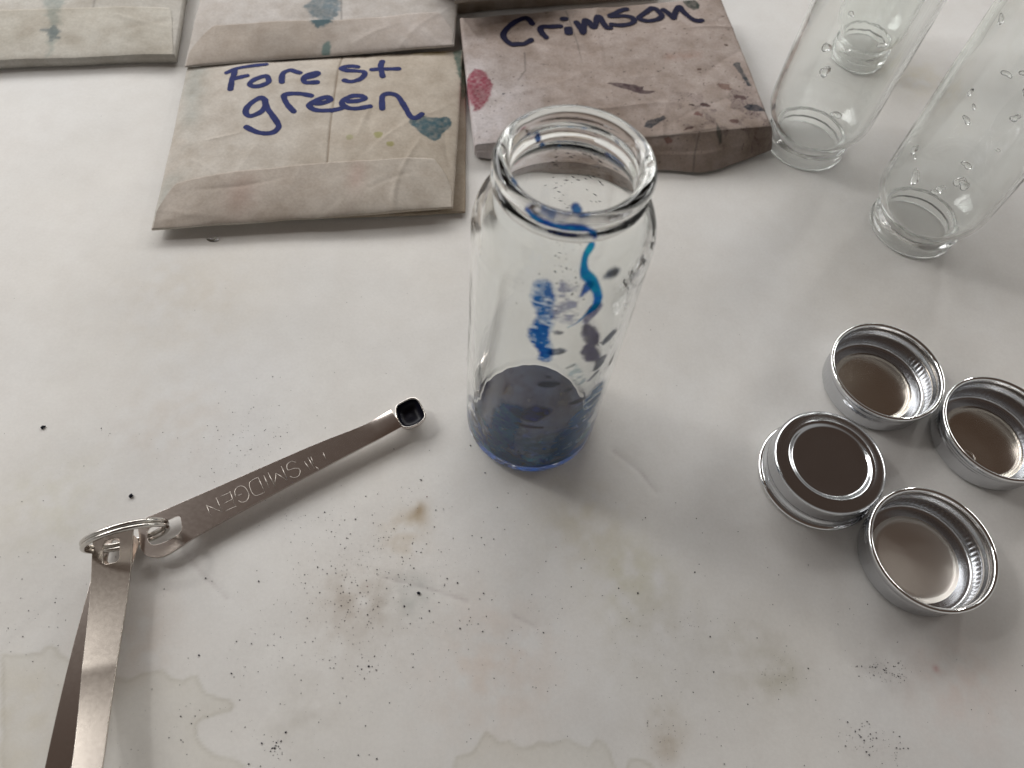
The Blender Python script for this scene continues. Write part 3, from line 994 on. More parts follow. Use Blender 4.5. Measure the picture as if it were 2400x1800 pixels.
def stain(x, y, tint, poly, col, seed, soft=0.5, strength=1.0, ragged=0.6):
    n = lattice_noise(x, y, 2.2, seed, 3)
    d = poly_sdf(x, y, poly) + ragged * n
    w = sstep(soft, -soft, d) * strength * np.clip(0.85 + 0.3 * lattice_noise(x, y, 1.5, seed + 1, 3), 0, 1)
    return tint * (1 - w[..., None]) + tint * np.array(col) * w[..., None]


def blob(x, y, tint, c, rx, ry, col, seed, ragged=0.35):
    n = lattice_noise(x, y, 2.0, seed, 3)
    d = np.hypot((x - c[0]) / rx, (y - c[1]) / ry) + ragged * n
    w = sstep(1.15, 0.75, d)
    return tint * (1 - w[..., None]) + tint * np.array(col) * w[..., None]


def creases(x, y, corners, seed, count=34):
    """soft folds: short straight lines where the paper steps or pinches"""
    r = np.random.default_rng(seed + 70)
    C = np.array(corners)
    out = np.zeros(np.shape(x))
    for _ in range(count):
        a_, b_ = r.random(2)
        c = C[0] * (1 - a_) * (1 - b_) + C[1] * a_ * (1 - b_) + C[2] * a_ * b_ + C[3] * (1 - a_) * b_
        ang = r.uniform(0, PI)
        ln, wd, h = r.uniform(8, 30), r.uniform(0.7, 2.4), r.uniform(-0.30, 0.36)
        t_ = (x - c[0]) * math.cos(ang) + (y - c[1]) * math.sin(ang)
        n_ = -(x - c[0]) * math.sin(ang) + (y - c[1]) * math.cos(ang) + 1.2 * np.sin(t_ / 9 + a_ * 6)
        out = out + h * np.exp(-np.abs(n_ / wd) ** 1.5) * np.exp(-(t_ / ln) ** 4)
    return out


class Sheet:
    """a stuffed paper envelope: bilinear outline, puffed and wrinkled top, skirt to the underside"""

    def __init__(self, corners, z0, thick, edge_h, seed, step=0.5, wr=1.0, lift=(0, 0, 0, 0), puff=1.0, bow=1.4):
        self.c = [np.array(c, float) for c in corners]   # BL, BR, TR, TL
        self.z0, self.thick, self.edge, self.seed, self.wr, self.lift, self.puff = z0, thick, edge_h, seed, wr, lift, puff
        self.nu = int(np.hypot(*(self.c[1] - self.c[0])) / step) + 2
        self.nv = int(np.hypot(*(self.c[3] - self.c[0])) / step) + 2
        u, v = np.meshgrid(np.linspace(0, 1, self.nu), np.linspace(0, 1, self.nv), indexing='ij')
        self.u, self.v = u, v
        a, b, c, d = self.c
        P = (a * ((1 - u) * (1 - v))[..., None] + b * (u * (1 - v))[..., None] + c * (u * v)[..., None] + d * ((1 - u) * v)[..., None])
        # slightly wandering edges
        self.x = P[..., 0] + bow * 0.5 * lattice_noise(u * 60 + seed, v * 60, 22, seed + 5, 3)
        self.y = P[..., 1] + bow * lattice_noise(u * 60, v * 60 + seed, 22, seed + 6, 3)
        self.z = self.height(u, v, self.x, self.y)
        self.tint = np.ones(u.shape + (3,))

    def base(self, u, v):
        l = self.lift
        return self.z0 + l[0] * (1 - u) * (1 - v) + l[1] * u * (1 - v) + l[2] * u * v + l[3] * (1 - u) * v

    def height(self, u, v, x, y):
        pil = (1 - (2 * u - 1) ** 4) * (1 - (2 * v - 1) ** 4)
        z = self.base(u, v) + self.edge + (self.thick - self.edge) * pil ** 0.7 * self.puff
        n1 = lattice_noise(x, y, 34, self.seed, 3)
        n2 = lattice_noise(x, y, 11, self.seed + 1, 3)
        return z + self.wr * (0.60 * n1 + 0.22 * n2 + creases(x, y, self.c, self.seed))

    def finish(self, name, mat, parent):
        V = np.stack([self.x, self.y, self.z], -1).reshape(-1, 3)
        nu, nv = self.nu, self.nv
        Fc = grid_faces(nu, nv).tolist()
        border = [i * nv for i in range(nu)] + [(nu - 1) * nv + j for j in range(1, nv)] + [i * nv + nv - 1 for i in range(nu - 2, -1, -1)] + [j for j in range(nv - 2, 0, -1)]
        bz = self.base(self.u, self.v).reshape(-1)
        tint = self.tint.reshape(-1, 3)
        k0 = len(V)
        low = V[border].copy()
        mid = V[border].copy()
        ctr = V.mean(0)
        low[:, 2] = np.minimum(bz[border] + 0.15, mid[:, 2] - 0.1)
        out = mid[:, :2] - ctr[:2]
        out /= np.linalg.norm(out, axis=1)[:, None]
        mid[:, :2] += out * 0.35
        mid[:, 2] = (mid[:, 2] + low[:, 2]) / 2
        V = np.concatenate([V, mid, low])
        tint = np.concatenate([tint, tint[border], tint[border] * 0.97])
        nb = len(border)
        for i in range(nb):
            j = (i + 1) % nb
            Fc.append([border[j], border[i], k0 + i, k0 + j])
            Fc.append([k0 + j, k0 + i, k0 + nb + i, k0 + nb + j])
        Fc.append([k0 + nb + i for i in range(nb)][::-1])
        return mesh_obj(name, V, Fc, mat, parent, attrs={'tint': np.clip(tint, 0, 1)})

    def sample(self, x, y):
        """top height at x, y by inverting the (nearly affine) outline"""
        a, b, c, d = self.c
        x, y = np.asarray(x, float), np.asarray(y, float)
        u, v = np.full(x.shape, .5), np.full(x.shape, .5)
        for _ in range(8):
            px = a[0] * (1 - u) * (1 - v) + b[0] * u * (1 - v) + c[0] * u * v + d[0] * (1 - u) * v
            py = a[1] * (1 - u) * (1 - v) + b[1] * u * (1 - v) + c[1] * u * v + d[1] * (1 - u) * v
            dxu, dyu = (b[0] - a[0]) * (1 - v) + (c[0] - d[0]) * v, (b[1] - a[1]) * (1 - v) + (c[1] - d[1]) * v
            dxv, dyv = (d[0] - a[0]) * (1 - u) + (c[0] - b[0]) * u, (d[1] - a[1]) * (1 - u) + (c[1] - b[1]) * u
            det = dxu * dyv - dyu * dxv
            ex, ey = x - px, y - py
            u = u + (ex * dyv - ey * dxv) / det
            v = v + (dxu * ey - dyu * ex) / det
        fu, fv = np.clip(u, 0, 1) * (self.nu - 1), np.clip(v, 0, 1) * (self.nv - 1)
        iu, iv = np.clip(fu.astype(int), 0, self.nu - 2), np.clip(fv.astype(int), 0, self.nv - 2)
        tu, tv = fu - iu, fv - iv
        z = self.z
        return (z[iu, iv] * (1 - tu) * (1 - tv) + z[iu + 1, iv] * tu * (1 - tv) + z[iu, iv + 1] * (1 - tu) * tv + z[iu + 1, iv + 1] * tu * tv)


def flap_sheet(sh, name, poly_top, mat, parent, tint_fn, lift=0.35):
    """the glued bottom flap: a second ply over the lower strip of a sheet, poly_top(u) gives its upper edge in v"""
    nu, nv = 220, 40
    u = np.linspace(0.006, 0.994, nu)
    top = np.array([poly_top(q) for q in u])
    U, W = np.meshgrid(u, np.linspace(0, 1, nv), indexing='ij')
    Vv = W * top[:, None]
    fu, fv = U * (sh.nu - 1), Vv * (sh.nv - 1)
    iu, iv = np.clip(fu.astype(int), 0, sh.nu - 2), np.clip(fv.astype(int), 0, sh.nv - 2)
    tu, tv = fu - iu, fv - iv

    def smp(A):
        return A[iu, iv] * (1 - tu) * (1 - tv) + A[iu + 1, iv] * tu * (1 - tv) + A[iu, iv + 1] * (1 - tu) * tv + A[iu + 1, iv + 1] * tu * tv
    x, y, z = smp(sh.x), smp(sh.y), smp(sh.z)
    lip = 0.15 + lift * W ** 2 * (0.7 + 0.6 * lattice_noise(x, y, 25, sh.seed + 9, 2))
    z = z + np.clip(lip, 0.12, 1.2)
    tint = tint_fn(x, y, U, W)
    V = np.stack([x, y, z], -1)
    low = np.stack([x[:, -1], y[:, -1], smp(sh.z)[:, -1] - 0.05], -1)
    Vall = np.concatenate([V.reshape(-1, 3), low])
    Fc = grid_faces(nu, nv).tolist()
    k0 = nu * nv
    for i in range(nu - 1):
        Fc.append([i * nv + nv - 1, (i + 1) * nv + nv - 1, k0 + i + 1, k0 + i])
    tt = np.concatenate([tint.reshape(-1, 3), tint[:, -1] * 0.8])
    return mesh_obj(name, Vall, Fc, mat, parent, attrs={'tint': np.clip(tt, 0, 1)})


def paper_tint(x, y, base, seed, grime=0.10, warm=(0.9, 1.0, 1.15), scale=40):
    n1 = lattice_noise(x, y, scale, seed, 4)
    n2 = lattice_noise(x, y, 6, seed + 1, 3)
    g = np.clip(0.35 + n1 * 1.2, 0, 1)[..., None] * grime + np.clip(n2, 0, 1)[..., None] * grime * 0.5
    return np.array(base) * (1 - g * np.array(warm))


WHITE_ENV = (0.54, 0.50, 0.45)
BROWN_ENV = (0.40, 0.35, 0.305)

# --- forest green envelope and the one beneath it
fg = Sheet([(-159.58, 61.53), (-41.64, 90.56), (-52.33, 193.99), (-177.08, 160.17)], 2.6, 4.6, 1.0, 501, wr=1.1, lift=(0.2, 2.2, 1.0, -0.4))
x, y, u, v = fg.x, fg.y, fg.u, fg.v
t = paper_tint(x, y, WHITE_ENV, 510, 0.20)
brown = sstep(0.30, 0.75, u + 0.12 * lattice_noise(x, y, 30, 515, 3)) * 0.75
t = t * (1 - brown[..., None] * np.array((0.10, 0.15, 0.22)))
edge_tone = np.exp(-((u - 0.04) / 0.05) ** 2) * np.clip(0.4 + lattice_noise(x, y, 14, 517, 3), 0, 1)  # blotchy darker tone along the left edge
t = t * (1 - edge_tone[..., None] * np.array((0.22, 0.16, 0.14)))
seam = [(-107.86, 178.47), (-107.13, 166.11), (-104.76, 148.59), (-101.66, 126.56), (-97.65, 103.52)]
d = seg_dist(x, y, seam)
fg.z -= 0.35 * np.exp(-(d / 0.35) ** 2)
fg.z += 0.3 * sstep(0, 8, np.where(u > 0.585, d, 0)) * 0
t = t * (1 - (np.exp(-(d / 0.42) ** 2) * 0.55)[..., None] * np.array((0.9, 1.0, 1.1)))
t = stain(x, y, t, [(-68.04, 135.36), (-67.92, 137.65), (-65.19, 138.53), (-62.44, 140.94), (-58.99, 140.81), (-55.49, 142.02), (-53.67, 143.89), (-51.21, 143.38), (-49.54, 141.38), (-49.41, 138.36), (-51.46, 134.6), (-52.78, 131.38), (-53.15, 128.72), (-55.57, 126.08), (-59.24, 128.0), (-62.11, 129.7), (-63.99, 131.59), (-66.32, 133.04)], (0.07, 0.22, 0.34), 530, 0.35, 1.0)
t = blob(x, y, t, [(-91.77, 121.54)][0], 1.9, 1.9, (0.80, 0.86, 0.66), 531)
t = blob(x, y, t, [(-79.8, 124.76)][0], 1.9, 2.4, (0.72, 0.78, 0.45), 532)
t = blob(x, y, t, [(-73.64, 120.23)][0], 1.7, 1.6, (0.68, 0.72, 0.40), 533)
t = stain(x, y, t, [(-56.82, 193.11), (-52.74, 193.91), (-48.9, 166.92), (-53.01, 178.48)], (0.10, 0.28, 0.28), 534, 0.6, 0.9, 1.2)
t = stain(x, y, t, [(-79.38, 188.04), (-59.26, 192.63), (-60.61, 187.82), (-74.7, 185.08)], (0.95, 0.86, 0.48), 535, 1.6, 0.7, 1.2)
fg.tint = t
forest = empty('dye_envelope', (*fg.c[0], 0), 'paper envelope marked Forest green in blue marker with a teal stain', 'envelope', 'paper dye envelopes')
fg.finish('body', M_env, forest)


def fg_top(q):
    e = min(math.sqrt(min(1, q / 0.055)), math.sqrt(min(1, (1 - q) / 0.075)))
    return 0.02 + (0.205 + 0.045 * math.sin(q * 2.6 - 0.2)) * e


def fg_flap_tint(x, y, U, W):
    b = np.array(BROWN_ENV) * (1 - sstep(0.35, 1.0, U))[..., None] + np.array((0.49, 0.445, 0.39)) * sstep(0.35, 1.0, U)[..., None]
    n = lattice_noise(x, y, 16, 541, 4)[..., None]
    t_ = b * (1 + n * np.array((0.14, 0.15, 0.16)))
    r = np.exp(-((U - 0.28) / 0.05) ** 2 - ((W - .5) / .4) ** 2) * 0.5 + np.exp(-((U - 0.66) / 0.03) ** 2 - ((W - .7) / .3) ** 2) * 0.6
    t_ = t_ * (1 - r[..., None] * np.array((0.05, 0.22, 0.22)))
    e = np.exp(-U / 0.02)[..., None]
    return t_ * (1 - e * 0.3)


flap_sheet(fg, 'bottom_flap', fg_top, M_env, forest, fg_flap_tint)
V, Fc = ribbon([[(-157.07, 156.39), (-153.67, 159.94), (-148.42, 162.4), (-141.33, 165.24)], [(-154.26, 159.2), (-153.26, 154.87), (-153.11, 151.64), (-151.6, 144.32)], [(-152.86, 151.69), (-149.79, 153.09), (-147.02, 154.63)], [(-140.07, 154.74), (-142.78, 151.99), (-144.0, 148.74), (-141.5, 147.42), (-138.32, 148.42), (-135.91, 151.28), (-137.0, 154.31), (-138.39, 155.46), (-140.07, 154.74)], [(-130.06, 152.39), (-131.07, 156.25), (-131.12, 159.52), (-128.79, 162.03), (-126.16, 161.29), (-123.8, 160.51)], [(-120.25, 157.08), (-117.18, 158.89), (-115.23, 160.91), (-116.24, 161.74), (-118.64, 160.46), (-120.54, 158.25), (-120.86, 155.75), (-119.48, 153.98), (-116.66, 154.52), (-114.4, 155.15)], [(-133.79, 138.64), (-136.05, 140.16), (-137.99, 138.63), (-139.75, 135.6), (-140.65, 132.37), (-140.07, 129.44), (-138.04, 127.74), (-135.78, 128.9), (-133.63, 131.38), (-132.94, 134.56), (-133.94, 138.22)], [(-133.94, 138.22), (-131.75, 134.01), (-128.59, 130.03), (-125.14, 125.79), (-123.65, 123.09), (-124.62, 119.98), (-127.44, 118.19), (-131.22, 118.06), (-134.62, 119.27), (-137.29, 120.62)], [(-119.66, 133.57), (-123.18, 137.13), (-125.73, 140.91), (-126.41, 143.52), (-124.13, 144.93), (-120.34, 145.64), (-117.12, 145.46), (-114.65, 145.13)], [(-112.72, 140.42), (-109.4, 140.84), (-106.22, 142.98), (-105.55, 144.67), (-106.82, 145.61), (-109.02, 144.81), (-111.66, 142.56), (-113.84, 139.63), (-113.73, 138.1), (-111.2, 136.27), (-107.52, 136.18), (-103.3, 137.15), (-99.78, 138.95), (-98.13, 140.99)], [(-98.76, 169.68), (-102.0, 169.47), (-105.03, 168.26), (-105.72, 166.46), (-103.1, 165.71), (-98.82, 166.11), (-95.59, 166.32), (-94.13, 164.52), (-95.12, 161.45), (-97.83, 158.9), (-100.07, 158.06), (-102.36, 158.65)], [(-88.23, 176.15), (-88.26, 172.75), (-87.2, 168.76), (-85.61, 164.08)], [(-91.5, 168.35), (-88.06, 169.64), (-79.62, 171.46)], [(-97.33, 144.24), (-93.81, 145.09), (-90.73, 146.84), (-90.75, 148.21), (-93.08, 149.16), (-96.11, 148.39), (-98.85, 146.31), (-100.13, 143.72), (-99.04, 141.2), (-96.11, 139.81), (-92.74, 140.05), (-89.82, 141.17), (-87.15, 142.24)], [(-81.39, 141.76), (-82.39, 146.23), (-82.95, 150.45), (-81.44, 152.32), (-78.86, 152.8), (-76.24, 151.7), (-73.74, 148.22), (-70.74, 143.33), (-68.48, 139.52), (-66.69, 138.32), (-64.79, 139.43), (-63.38, 141.98)]], 2.75, fg.sample)
tag(mesh_obj('marker_lettering', V, Fc, M_marker, forest), 'handwritten words Forest green')

ug = Sheet([(-155.93, 67.13), (-37.37, 93.82), (-51.14, 197.77), (-172.83, 163.87)], 0.0, 2.4, 1.2, 551, wr=0.35)
ug.tint = paper_tint(ug.x, ug.y, (0.47, 0.40, 0.32), 552, 0.25)
ug.tint = stain(ug.x, ug.y, ug.tint, [(-53.94, 196.56), (-51.05, 197.13), (-46.33, 163.33), (-48.31, 162.96)], (0.25, 0.42, 0.36), 553, 1.0, 0.9, 1.5)
ue = empty('dye_envelope', (*ug.c[0], 0), 'brown paper envelope lying underneath the Forest green envelope', 'envelope', 'paper dye envelopes')
ug.finish('body', M_env, ue)

# --- envelope behind it, overlapping its top edge
up = Sheet([(-177.73, 158.58), (-56.69, 192.32), (-66.23, 305.57), (-197.06, 271.63)], 6.6, 5.0, 1.2, 561, wr=1.0, lift=(-3.2, 0.6, 0, -3))
x, y, u, v = up.x, up.y, up.u, up.v
t = paper_tint(x, y, (0.58, 0.55, 0.53), 562, 0.18)
seam = [(-131.6, 286.93), (-115.69, 213.3), (-112.04, 196.93)]
d = seg_dist(x, y, seam)
t = t * (1 - (np.exp(-(d / 0.45) ** 2) * 0.45)[..., None])
t = stain(x, y, t, [(-131.73, 204.8), (-128.29, 212.45), (-118.1, 214.56), (-114.21, 206.67), (-117.19, 193.89), (-125.75, 197.52), (-129.13, 200.21)], (0.18, 0.32, 0.42), 563, 1.2, 0.85, 2.2)
up.tint = t
upper = empty('dye_envelope', (*up.c[0], 0), 'pale envelope with brown bottom flap lying above the Forest green one', 'envelope', 'paper dye envelopes')
up.finish('body', M_env, upper)


def up_top(q):
    e = min(math.sqrt(min(1, q / 0.08)), math.sqrt(min(1, (1 - q) / 0.07)))
    return 0.015 + (0.20 - 0.03 * math.sin(q * 3.0)) * e


def up_flap_tint(x, y, U, W):
    k = sstep(0.3, 1.0, U)[..., None]
    n = lattice_noise(x, y, 16, 571, 4)[..., None]
    t_ = (np.array(BROWN_ENV) * (1 - k) + np.array((0.52, 0.47, 0.44)) * k) * (1 + 0.13 * n)
    t_ = blob(x, y, t_, [(-121.83, 195.96)][0], 5.0, 5.0, (0.16, 0.32, 0.42), 572)
    t_ = blob(x, y, t_, [(-115.62, 178.27)][0], 2.2, 5.0, (0.35, 0.55, 0.58), 573)
    return t_


flap_sheet(up, 'bottom_flap', up_top, M_env, upper, up_flap_tint)

# --- left envelope
le = Sheet([(-314.87, 131.16), (-184.68, 165.53), (-207.68, 264.68), (-348.27, 233.19)], 0.2, 7.0, 4.6, 581, wr=0.9)
x, y = le.x, le.y
t = paper_tint(x, y, (0.56, 0.54, 0.50), 582, 0.16, (0.95, 1.0, 1.1))
t = stain(x, y, t, [(-261.21, 198.3), (-250.54, 200.54), (-243.46, 178.15), (-239.57, 162.79), (-238.92, 153.57), (-245.11, 171.28)], (0.55, 0.66, 0.68), 583, 2.0, 0.8, 2.4)
t = stain(x, y, t, [(-247.22, 167.63), (-241.36, 172.03), (-238.69, 164.54), (-241.18, 161.84)], (0.30, 0.38, 0.45), 584, 0.6, 0.8, 2.4)
d = seg_dist(x, y, [(-234.62, 200.35), (-231.06, 187.35), (-227.89, 181.3)])
t = t * (1 - (np.exp(-(d / 0.5) ** 2) * 0.35)[..., None])
le.tint = t
lft = empty('dye_envelope', (*le.c[1], 0), 'off-white envelope with a faded grey blue drip near its bottom edge', 'envelope', 'paper dye envelopes')
le.finish('body', M_env, lft)
flap_sheet(le, 'bottom_flap', lambda q: 0.02 + 0.30 * min(sstep(0.0, 0.12, q), sstep(1.0, 0.96, q)), M_env, lft,
           lambda x, y, U, W: stain(x, y, stain(x, y, paper_tint(x, y, (0.54, 0.515, 0.46), 586, 0.22, (0.93, 1.0, 1.12), 25), [(-261.21, 198.3), (-250.54, 200.54), (-243.46, 178.15), (-239.57, 162.79), (-238.92, 153.57), (-245.11, 171.28)], (0.55, 0.66, 0.68), 583, 2.0, 0.8, 2.4), [(-247.22, 167.63), (-241.36, 172.03), (-238.69, 164.54), (-241.18, 161.84)], (0.30, 0.38, 0.45), 584, 0.6, 0.8, 2.4), 0.25)


# --- crimson packet: thick, folded front
def build_crimson():
    BL, BR = [(-37.56, 128.85)][0], [(95.55, 158.19)][0]
    TR, TL = [(74.45, 250.8)][0], [(-56.22, 212.28)][0]
    nu, nv, nf = 300, 230, 34
    u, v = np.meshgrid(np.linspace(0, 1, nu), np.linspace(0, 1, nv), indexing='ij')
    P = [np.array(q) for q in (BL, BR, TR, TL)]
    Q = P[0] * ((1 - u) * (1 - v))[..., None] + P[1] * (u * (1 - v))[..., None] + P[2] * (u * v)[..., None] + P[3] * ((1 - u) * v)[..., None]
    hz = 6.5 * (1 - u) * (1 - v) + 12.6 * u * (1 - v) + 13.0 * u * v + 9.5 * (1 - u) * v
    sag = (1 - (2 * u - 1) ** 2) * (1 - (2 * v - 1) ** 2)
    x, y = Q[..., 0], Q[..., 1]
    y = y - 2.5 * np.exp(-((u - 0.6) / 0.3) ** 2) * (1 - v) ** 4
    fr_ = np.clip(v / 0.10, 0, 1)
    nz = lambda x_, y_: 0.8 * lattice_noise(x_, y_, 40, 601, 2) + 0.18 * lattice_noise(x_, y_, 9, 602, 3) + 1.2 * creases(x_, y_, P, 603, 40)
    z = hz + 0.9 * sag + nz(x, y)
    edge = np.minimum.reduce([u / 0.012, (1 - u) / 0.012, (1 - v) / 0.014, np.ones_like(u)])
    z = z - 0.9 * (1 - np.clip(edge, 0, 1)) ** 2
    # front face down to the table
    ub = np.linspace(0, 1, nu)
    knots = np.array([(-35.62, 128.32), (-8.83, 128.15), (18.21, 130.17), (49.3, 135.04), (67.35, 136.83), (84.08, 146.61), (99.28, 156.9)])
    knots = np.array(smooth_path(knots, 8))
    kd = np.concatenate([[0], np.cumsum(np.hypot(*np.diff(knots, axis=0).T))])
    bot = np.stack([np.interp(ub * kd[-1], kd, knots[:, i]) for i in (0, 1)], -1)
    fw = np.linspace(0, 1, nf + 1)[:-1]
    fx = bot[:, None, 0] * (1 - fw) + x[:, :1] * fw
    fy = bot[:, None, 1] * (1 - fw) + y[:, :1] * fw
    fz = 0.2 + (z[:, :1] - 0.2) * (fw ** 0.85)
    bulge = np.sin(fw * PI)[None, :]
    fy = fy - bulge * (0.5 + 0.5 * lattice_noise(fx, fz * 3, 22, 604, 2)) - 0.7 * sstep(0.52, 0.48, fw)[None, :]
    fx = fx + bulge * 0.25 * lattice_noise(fx, fz * 3 + 40, 9, 605, 3)
    X = np.concatenate([fx, x], 1)
    Y = np.concatenate([fy, y], 1)
    Zt = np.concatenate([fz, z], 1)
    nvt = nf + nv
    # surface coordinates for the stains
    sx, sy = X, Y
    t_ = paper_tint(sx, sy, (0.41, 0.345, 0.315), 610, 0.40, (0.9, 1.0, 1.12), 30)
    uu = np.concatenate([np.repeat(ub[:, None], nf, 1), u], 1)
    vv = np.concatenate([np.repeat(-0.1 * (1 - fw)[None, :], nu, 0), v], 1)
    pale = sstep(0.32, 0.02, uu + 0.10 * lattice_noise(sx, sy, 20, 611, 4)) * sstep(0.85, 0.45, vv + 0.2 * lattice_noise(sx, sy, 18, 612, 3))
    t_ = t_ * (1 - pale[..., None]) + np.array((0.60, 0.555, 0.56)) * (0.94 + 0.08 * lattice_noise(sx, sy, 5, 613, 3))[..., None] * pale[..., None]
    t_ = stain(sx, sy, t_, [(-47.22, 169.24), (-44.48, 175.92), (-38.25, 174.94), (-34.45, 167.11), (-34.33, 159.66), (-37.23, 151.23), (-40.46, 148.91), (-45.21, 160.59)], (0.48, 0.09, 0.15), 620, 0.8, 1.0, 1.0)
    t_ = stain(sx, sy, t_, [(18.23, 174.45), (25.24, 175.78), (35.98, 174.77), (35.83, 172.33), (41.47, 172.19), (38.88, 170.21), (34.48, 169.69), (28.41, 171.54)], (0.14, 0.08, 0.11), 621, 0.3, 1.0, 0.4)
    t_ = stain(sx, sy, t_, [(36.69, 149.22), (38.56, 153.52), (45.37, 157.05), (46.75, 155.58), (43.46, 152.14), (40.2, 148.46)], (0.07, 0.10, 0.16), 622, 0.3, 1.0, 0.6)
    t_ = stain(sx, sy, t_, [(78.51, 197.06), (79.84, 199.23), (81.92, 198.99), (83.69, 192.06), (86.96, 183.41), (85.32, 183.1), (82.16, 190.21)], (0.06, 0.11, 0.17), 623, 0.3, 1.0, 0.5)
    t_ = stain(sx, sy, t_, [(82.62, 168.53), (84.72, 170.68), (88.75, 171.14), (94.15, 167.73), (90.1, 166.7), (85.12, 166.66)], (0.05, 0.08, 0.15), 624, 0.3, 1.0, 0.4)
    t_ = stain(sx, sy, t_, [(54.66, 247.16), (54.86, 242.48), (56.82, 239.29), (60.09, 236.75), (62.74, 238.36), (63.23, 241.32), (62.16, 243.98), (60.2, 246.48)], (0.05, 0.09, 0.08), 625, 0.25, 1.0, 0.3)
    t_ = stain(sx, sy, t_, [(69.87, 155.25), (71.36, 152.7), (73.33, 147.48), (71.95, 146.68), (69.73, 150.17)], (0.2, 0.26, 0.27), 626, 0.4, 0.95, 0.6)
    t_ = stain(sx, sy, t_, [(54.17, 148.75), (57.11, 152.09), (60.83, 153.33), (58.46, 150.93)], (0.22, 0.10, 0.10), 627, 0.3, 1.0, 0.6)
    t_ = stain(sx, sy, t_, [(46.09, 199.12), (62.82, 203.02), (61.71, 198.93), (46.11, 195.27)], (0.92, 0.72, 0.66), 628, 2.5, 0.6, 2.0)
    for k_, (px_, r_, c_) in enumerate((([(75.67, 211.43)][0], 1.3, (0.25, 0.18, 0.16)), ([(62.62, 191.17)][0], 1.2, (0.35, 0.25, 0.22)), ([(45.12, 189.39)][0], 0.9, (0.12, 0.16, 0.16)), ([(64.62, 166.97)][0], 2.0, (0.2, 0.13, 0.14)), ([(58.63, 165.86)][0], 1.4, (0.15, 0.10, 0.10)), ([(81.49, 174.83)][0], 2.6, (0.35, 0.26, 0.27)), ([(74.65, 181.09)][0], 3.4, (0.6, 0.48, 0.45)), ([(62.11, 160.11)][0], 2.4, (0.5, 0.33, 0.33)), ([(77.82, 158.12)][0], 2.8, (0.45, 0.33, 0.33)), ([(-28.63, 161.56)][0], 1.0, (0.2, 0.22, 0.25)), ([(47.88, 143.78)][0], 2.2, (0.6, 0.42, 0.40)))):
        t_ = blob(sx, sy, t_, px_, r_, r_ * 0.55, c_, 660 + k_, 0.8)
    # scuffed dark scratches toward the right corner
    sa, sb = sx * 0.8 - sy * 0.6, sx * 0.6 + sy * 0.8
    l1 = lattice_noise(sa * 0.30, sb * 1.1, 2.0, 630, 3)
    l2 = lattice_noise(sa * 1.0, sb * 0.3, 2.0, 631, 3)
    gate = sstep(0.05, 0.35, lattice_noise(sx, sy, 6, 632, 3))
    sc = (sstep(0.05, 0.0, np.abs(l1)) + sstep(0.04, 0.0, np.abs(l2))) * gate + 0.45 * gate
    reg = np.exp(-((uu - 0.86) / 0.17) ** 2 - ((vv - 0.10) / 0.22) ** 2)
    w = np.clip(sc * reg * 0.9, 0, 0.8)
    t_ = t_ * (1 - w[..., None] * np.array((0.78, 0.85, 0.82)))
    fl = np.clip(lattice_noise(sx, sy, 1.3, 640, 2) - 0.66, 0, 1) * 5
    t_ = t_ * (1 - np.clip(fl, 0, 0.7)[..., None] * np.array((0.8, 0.85, 0.85)))
    d_ = seg_dist(sx, sy, [(-5.73, 230.09), (-2.31, 218.55), (0.69, 208.96), (3.68, 198.65), (6.26, 187.29)])
    t_ = t_ * (1 - (np.exp(-(d_ / 0.4) ** 2) * 0.45 * sstep(0.4, 0.8, vv))[..., None])
    for fold in ([(62.03, 149.37), (61.13, 140.36), (62.18, 132.44)], [(-3.27, 139.77), (19.7, 140.61), (46.55, 144.34), (73.89, 153.73)], [(-22.84, 171.53), (-20.09, 178.19), (-21.73, 190.49)]):
        d_ = seg_dist(sx, sy, fold)
        t_ = t_ * (1 - (np.exp(-(d_ / 0.45) ** 2) * 0.4)[..., None])
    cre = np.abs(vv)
    t_ = t_ * (1 - (np.exp(-(cre / 0.012) ** 2) * 0.16)[..., None])  # fold shading painted into the tint along the front crease
    V = np.stack([X, Y, Zt], -1).reshape(-1, 3)
    Fc_ = grid_faces(nu, nvt).tolist()
    # side and back skirts and underside
    rim = [(nu - 1) * nvt + j for j in range(0, nvt)] + [i * nvt + nvt - 1 for i in range(nu - 2, -1, -1)] + [j for j in range(nvt - 2, -1, -1)]
    low = V[rim].copy()
    low[:, 2] = 0.2
    tt = t_.reshape(-1, 3)
    k0 = len(V)
    V = np.concatenate([V, low])
    tt = np.concatenate([tt, tt[rim]])
    for i in range(len(rim) - 1):
        Fc_.append([rim[i + 1], rim[i], k0 + i, k0 + i + 1])
    Fc_.append([k0 + i for i in range(len(rim))] + [i * nvt for i in range(1, nu - 1)])
    root = empty('dye_envelope', (*BL, 0), 'thick grimy folded packet marked Crimson in dark marker', 'envelope', 'paper dye envelopes')
    mesh_obj('body', V, Fc_, M_packet, root, attrs={'tint': np.clip(tt, 0, 1)})

    # height lookup for lettering: coarse nearest with local average
    gx, gy, gz = x.ravel(), y.ravel(), z.ravel()

    def zf(px, py):
        out = np.empty(len(px))
        for i, (a_, b_) in enumerate(zip(px, py)):
            d2 = (gx - a_) ** 2 + (gy - b_) ** 2
            k_ = np.argpartition(d2, 4)[:4]
            w_ = 1 / (d2[k_] + 1e-4)
            out[i] = (gz[k_] * w_).sum() / w_.sum()
        return out
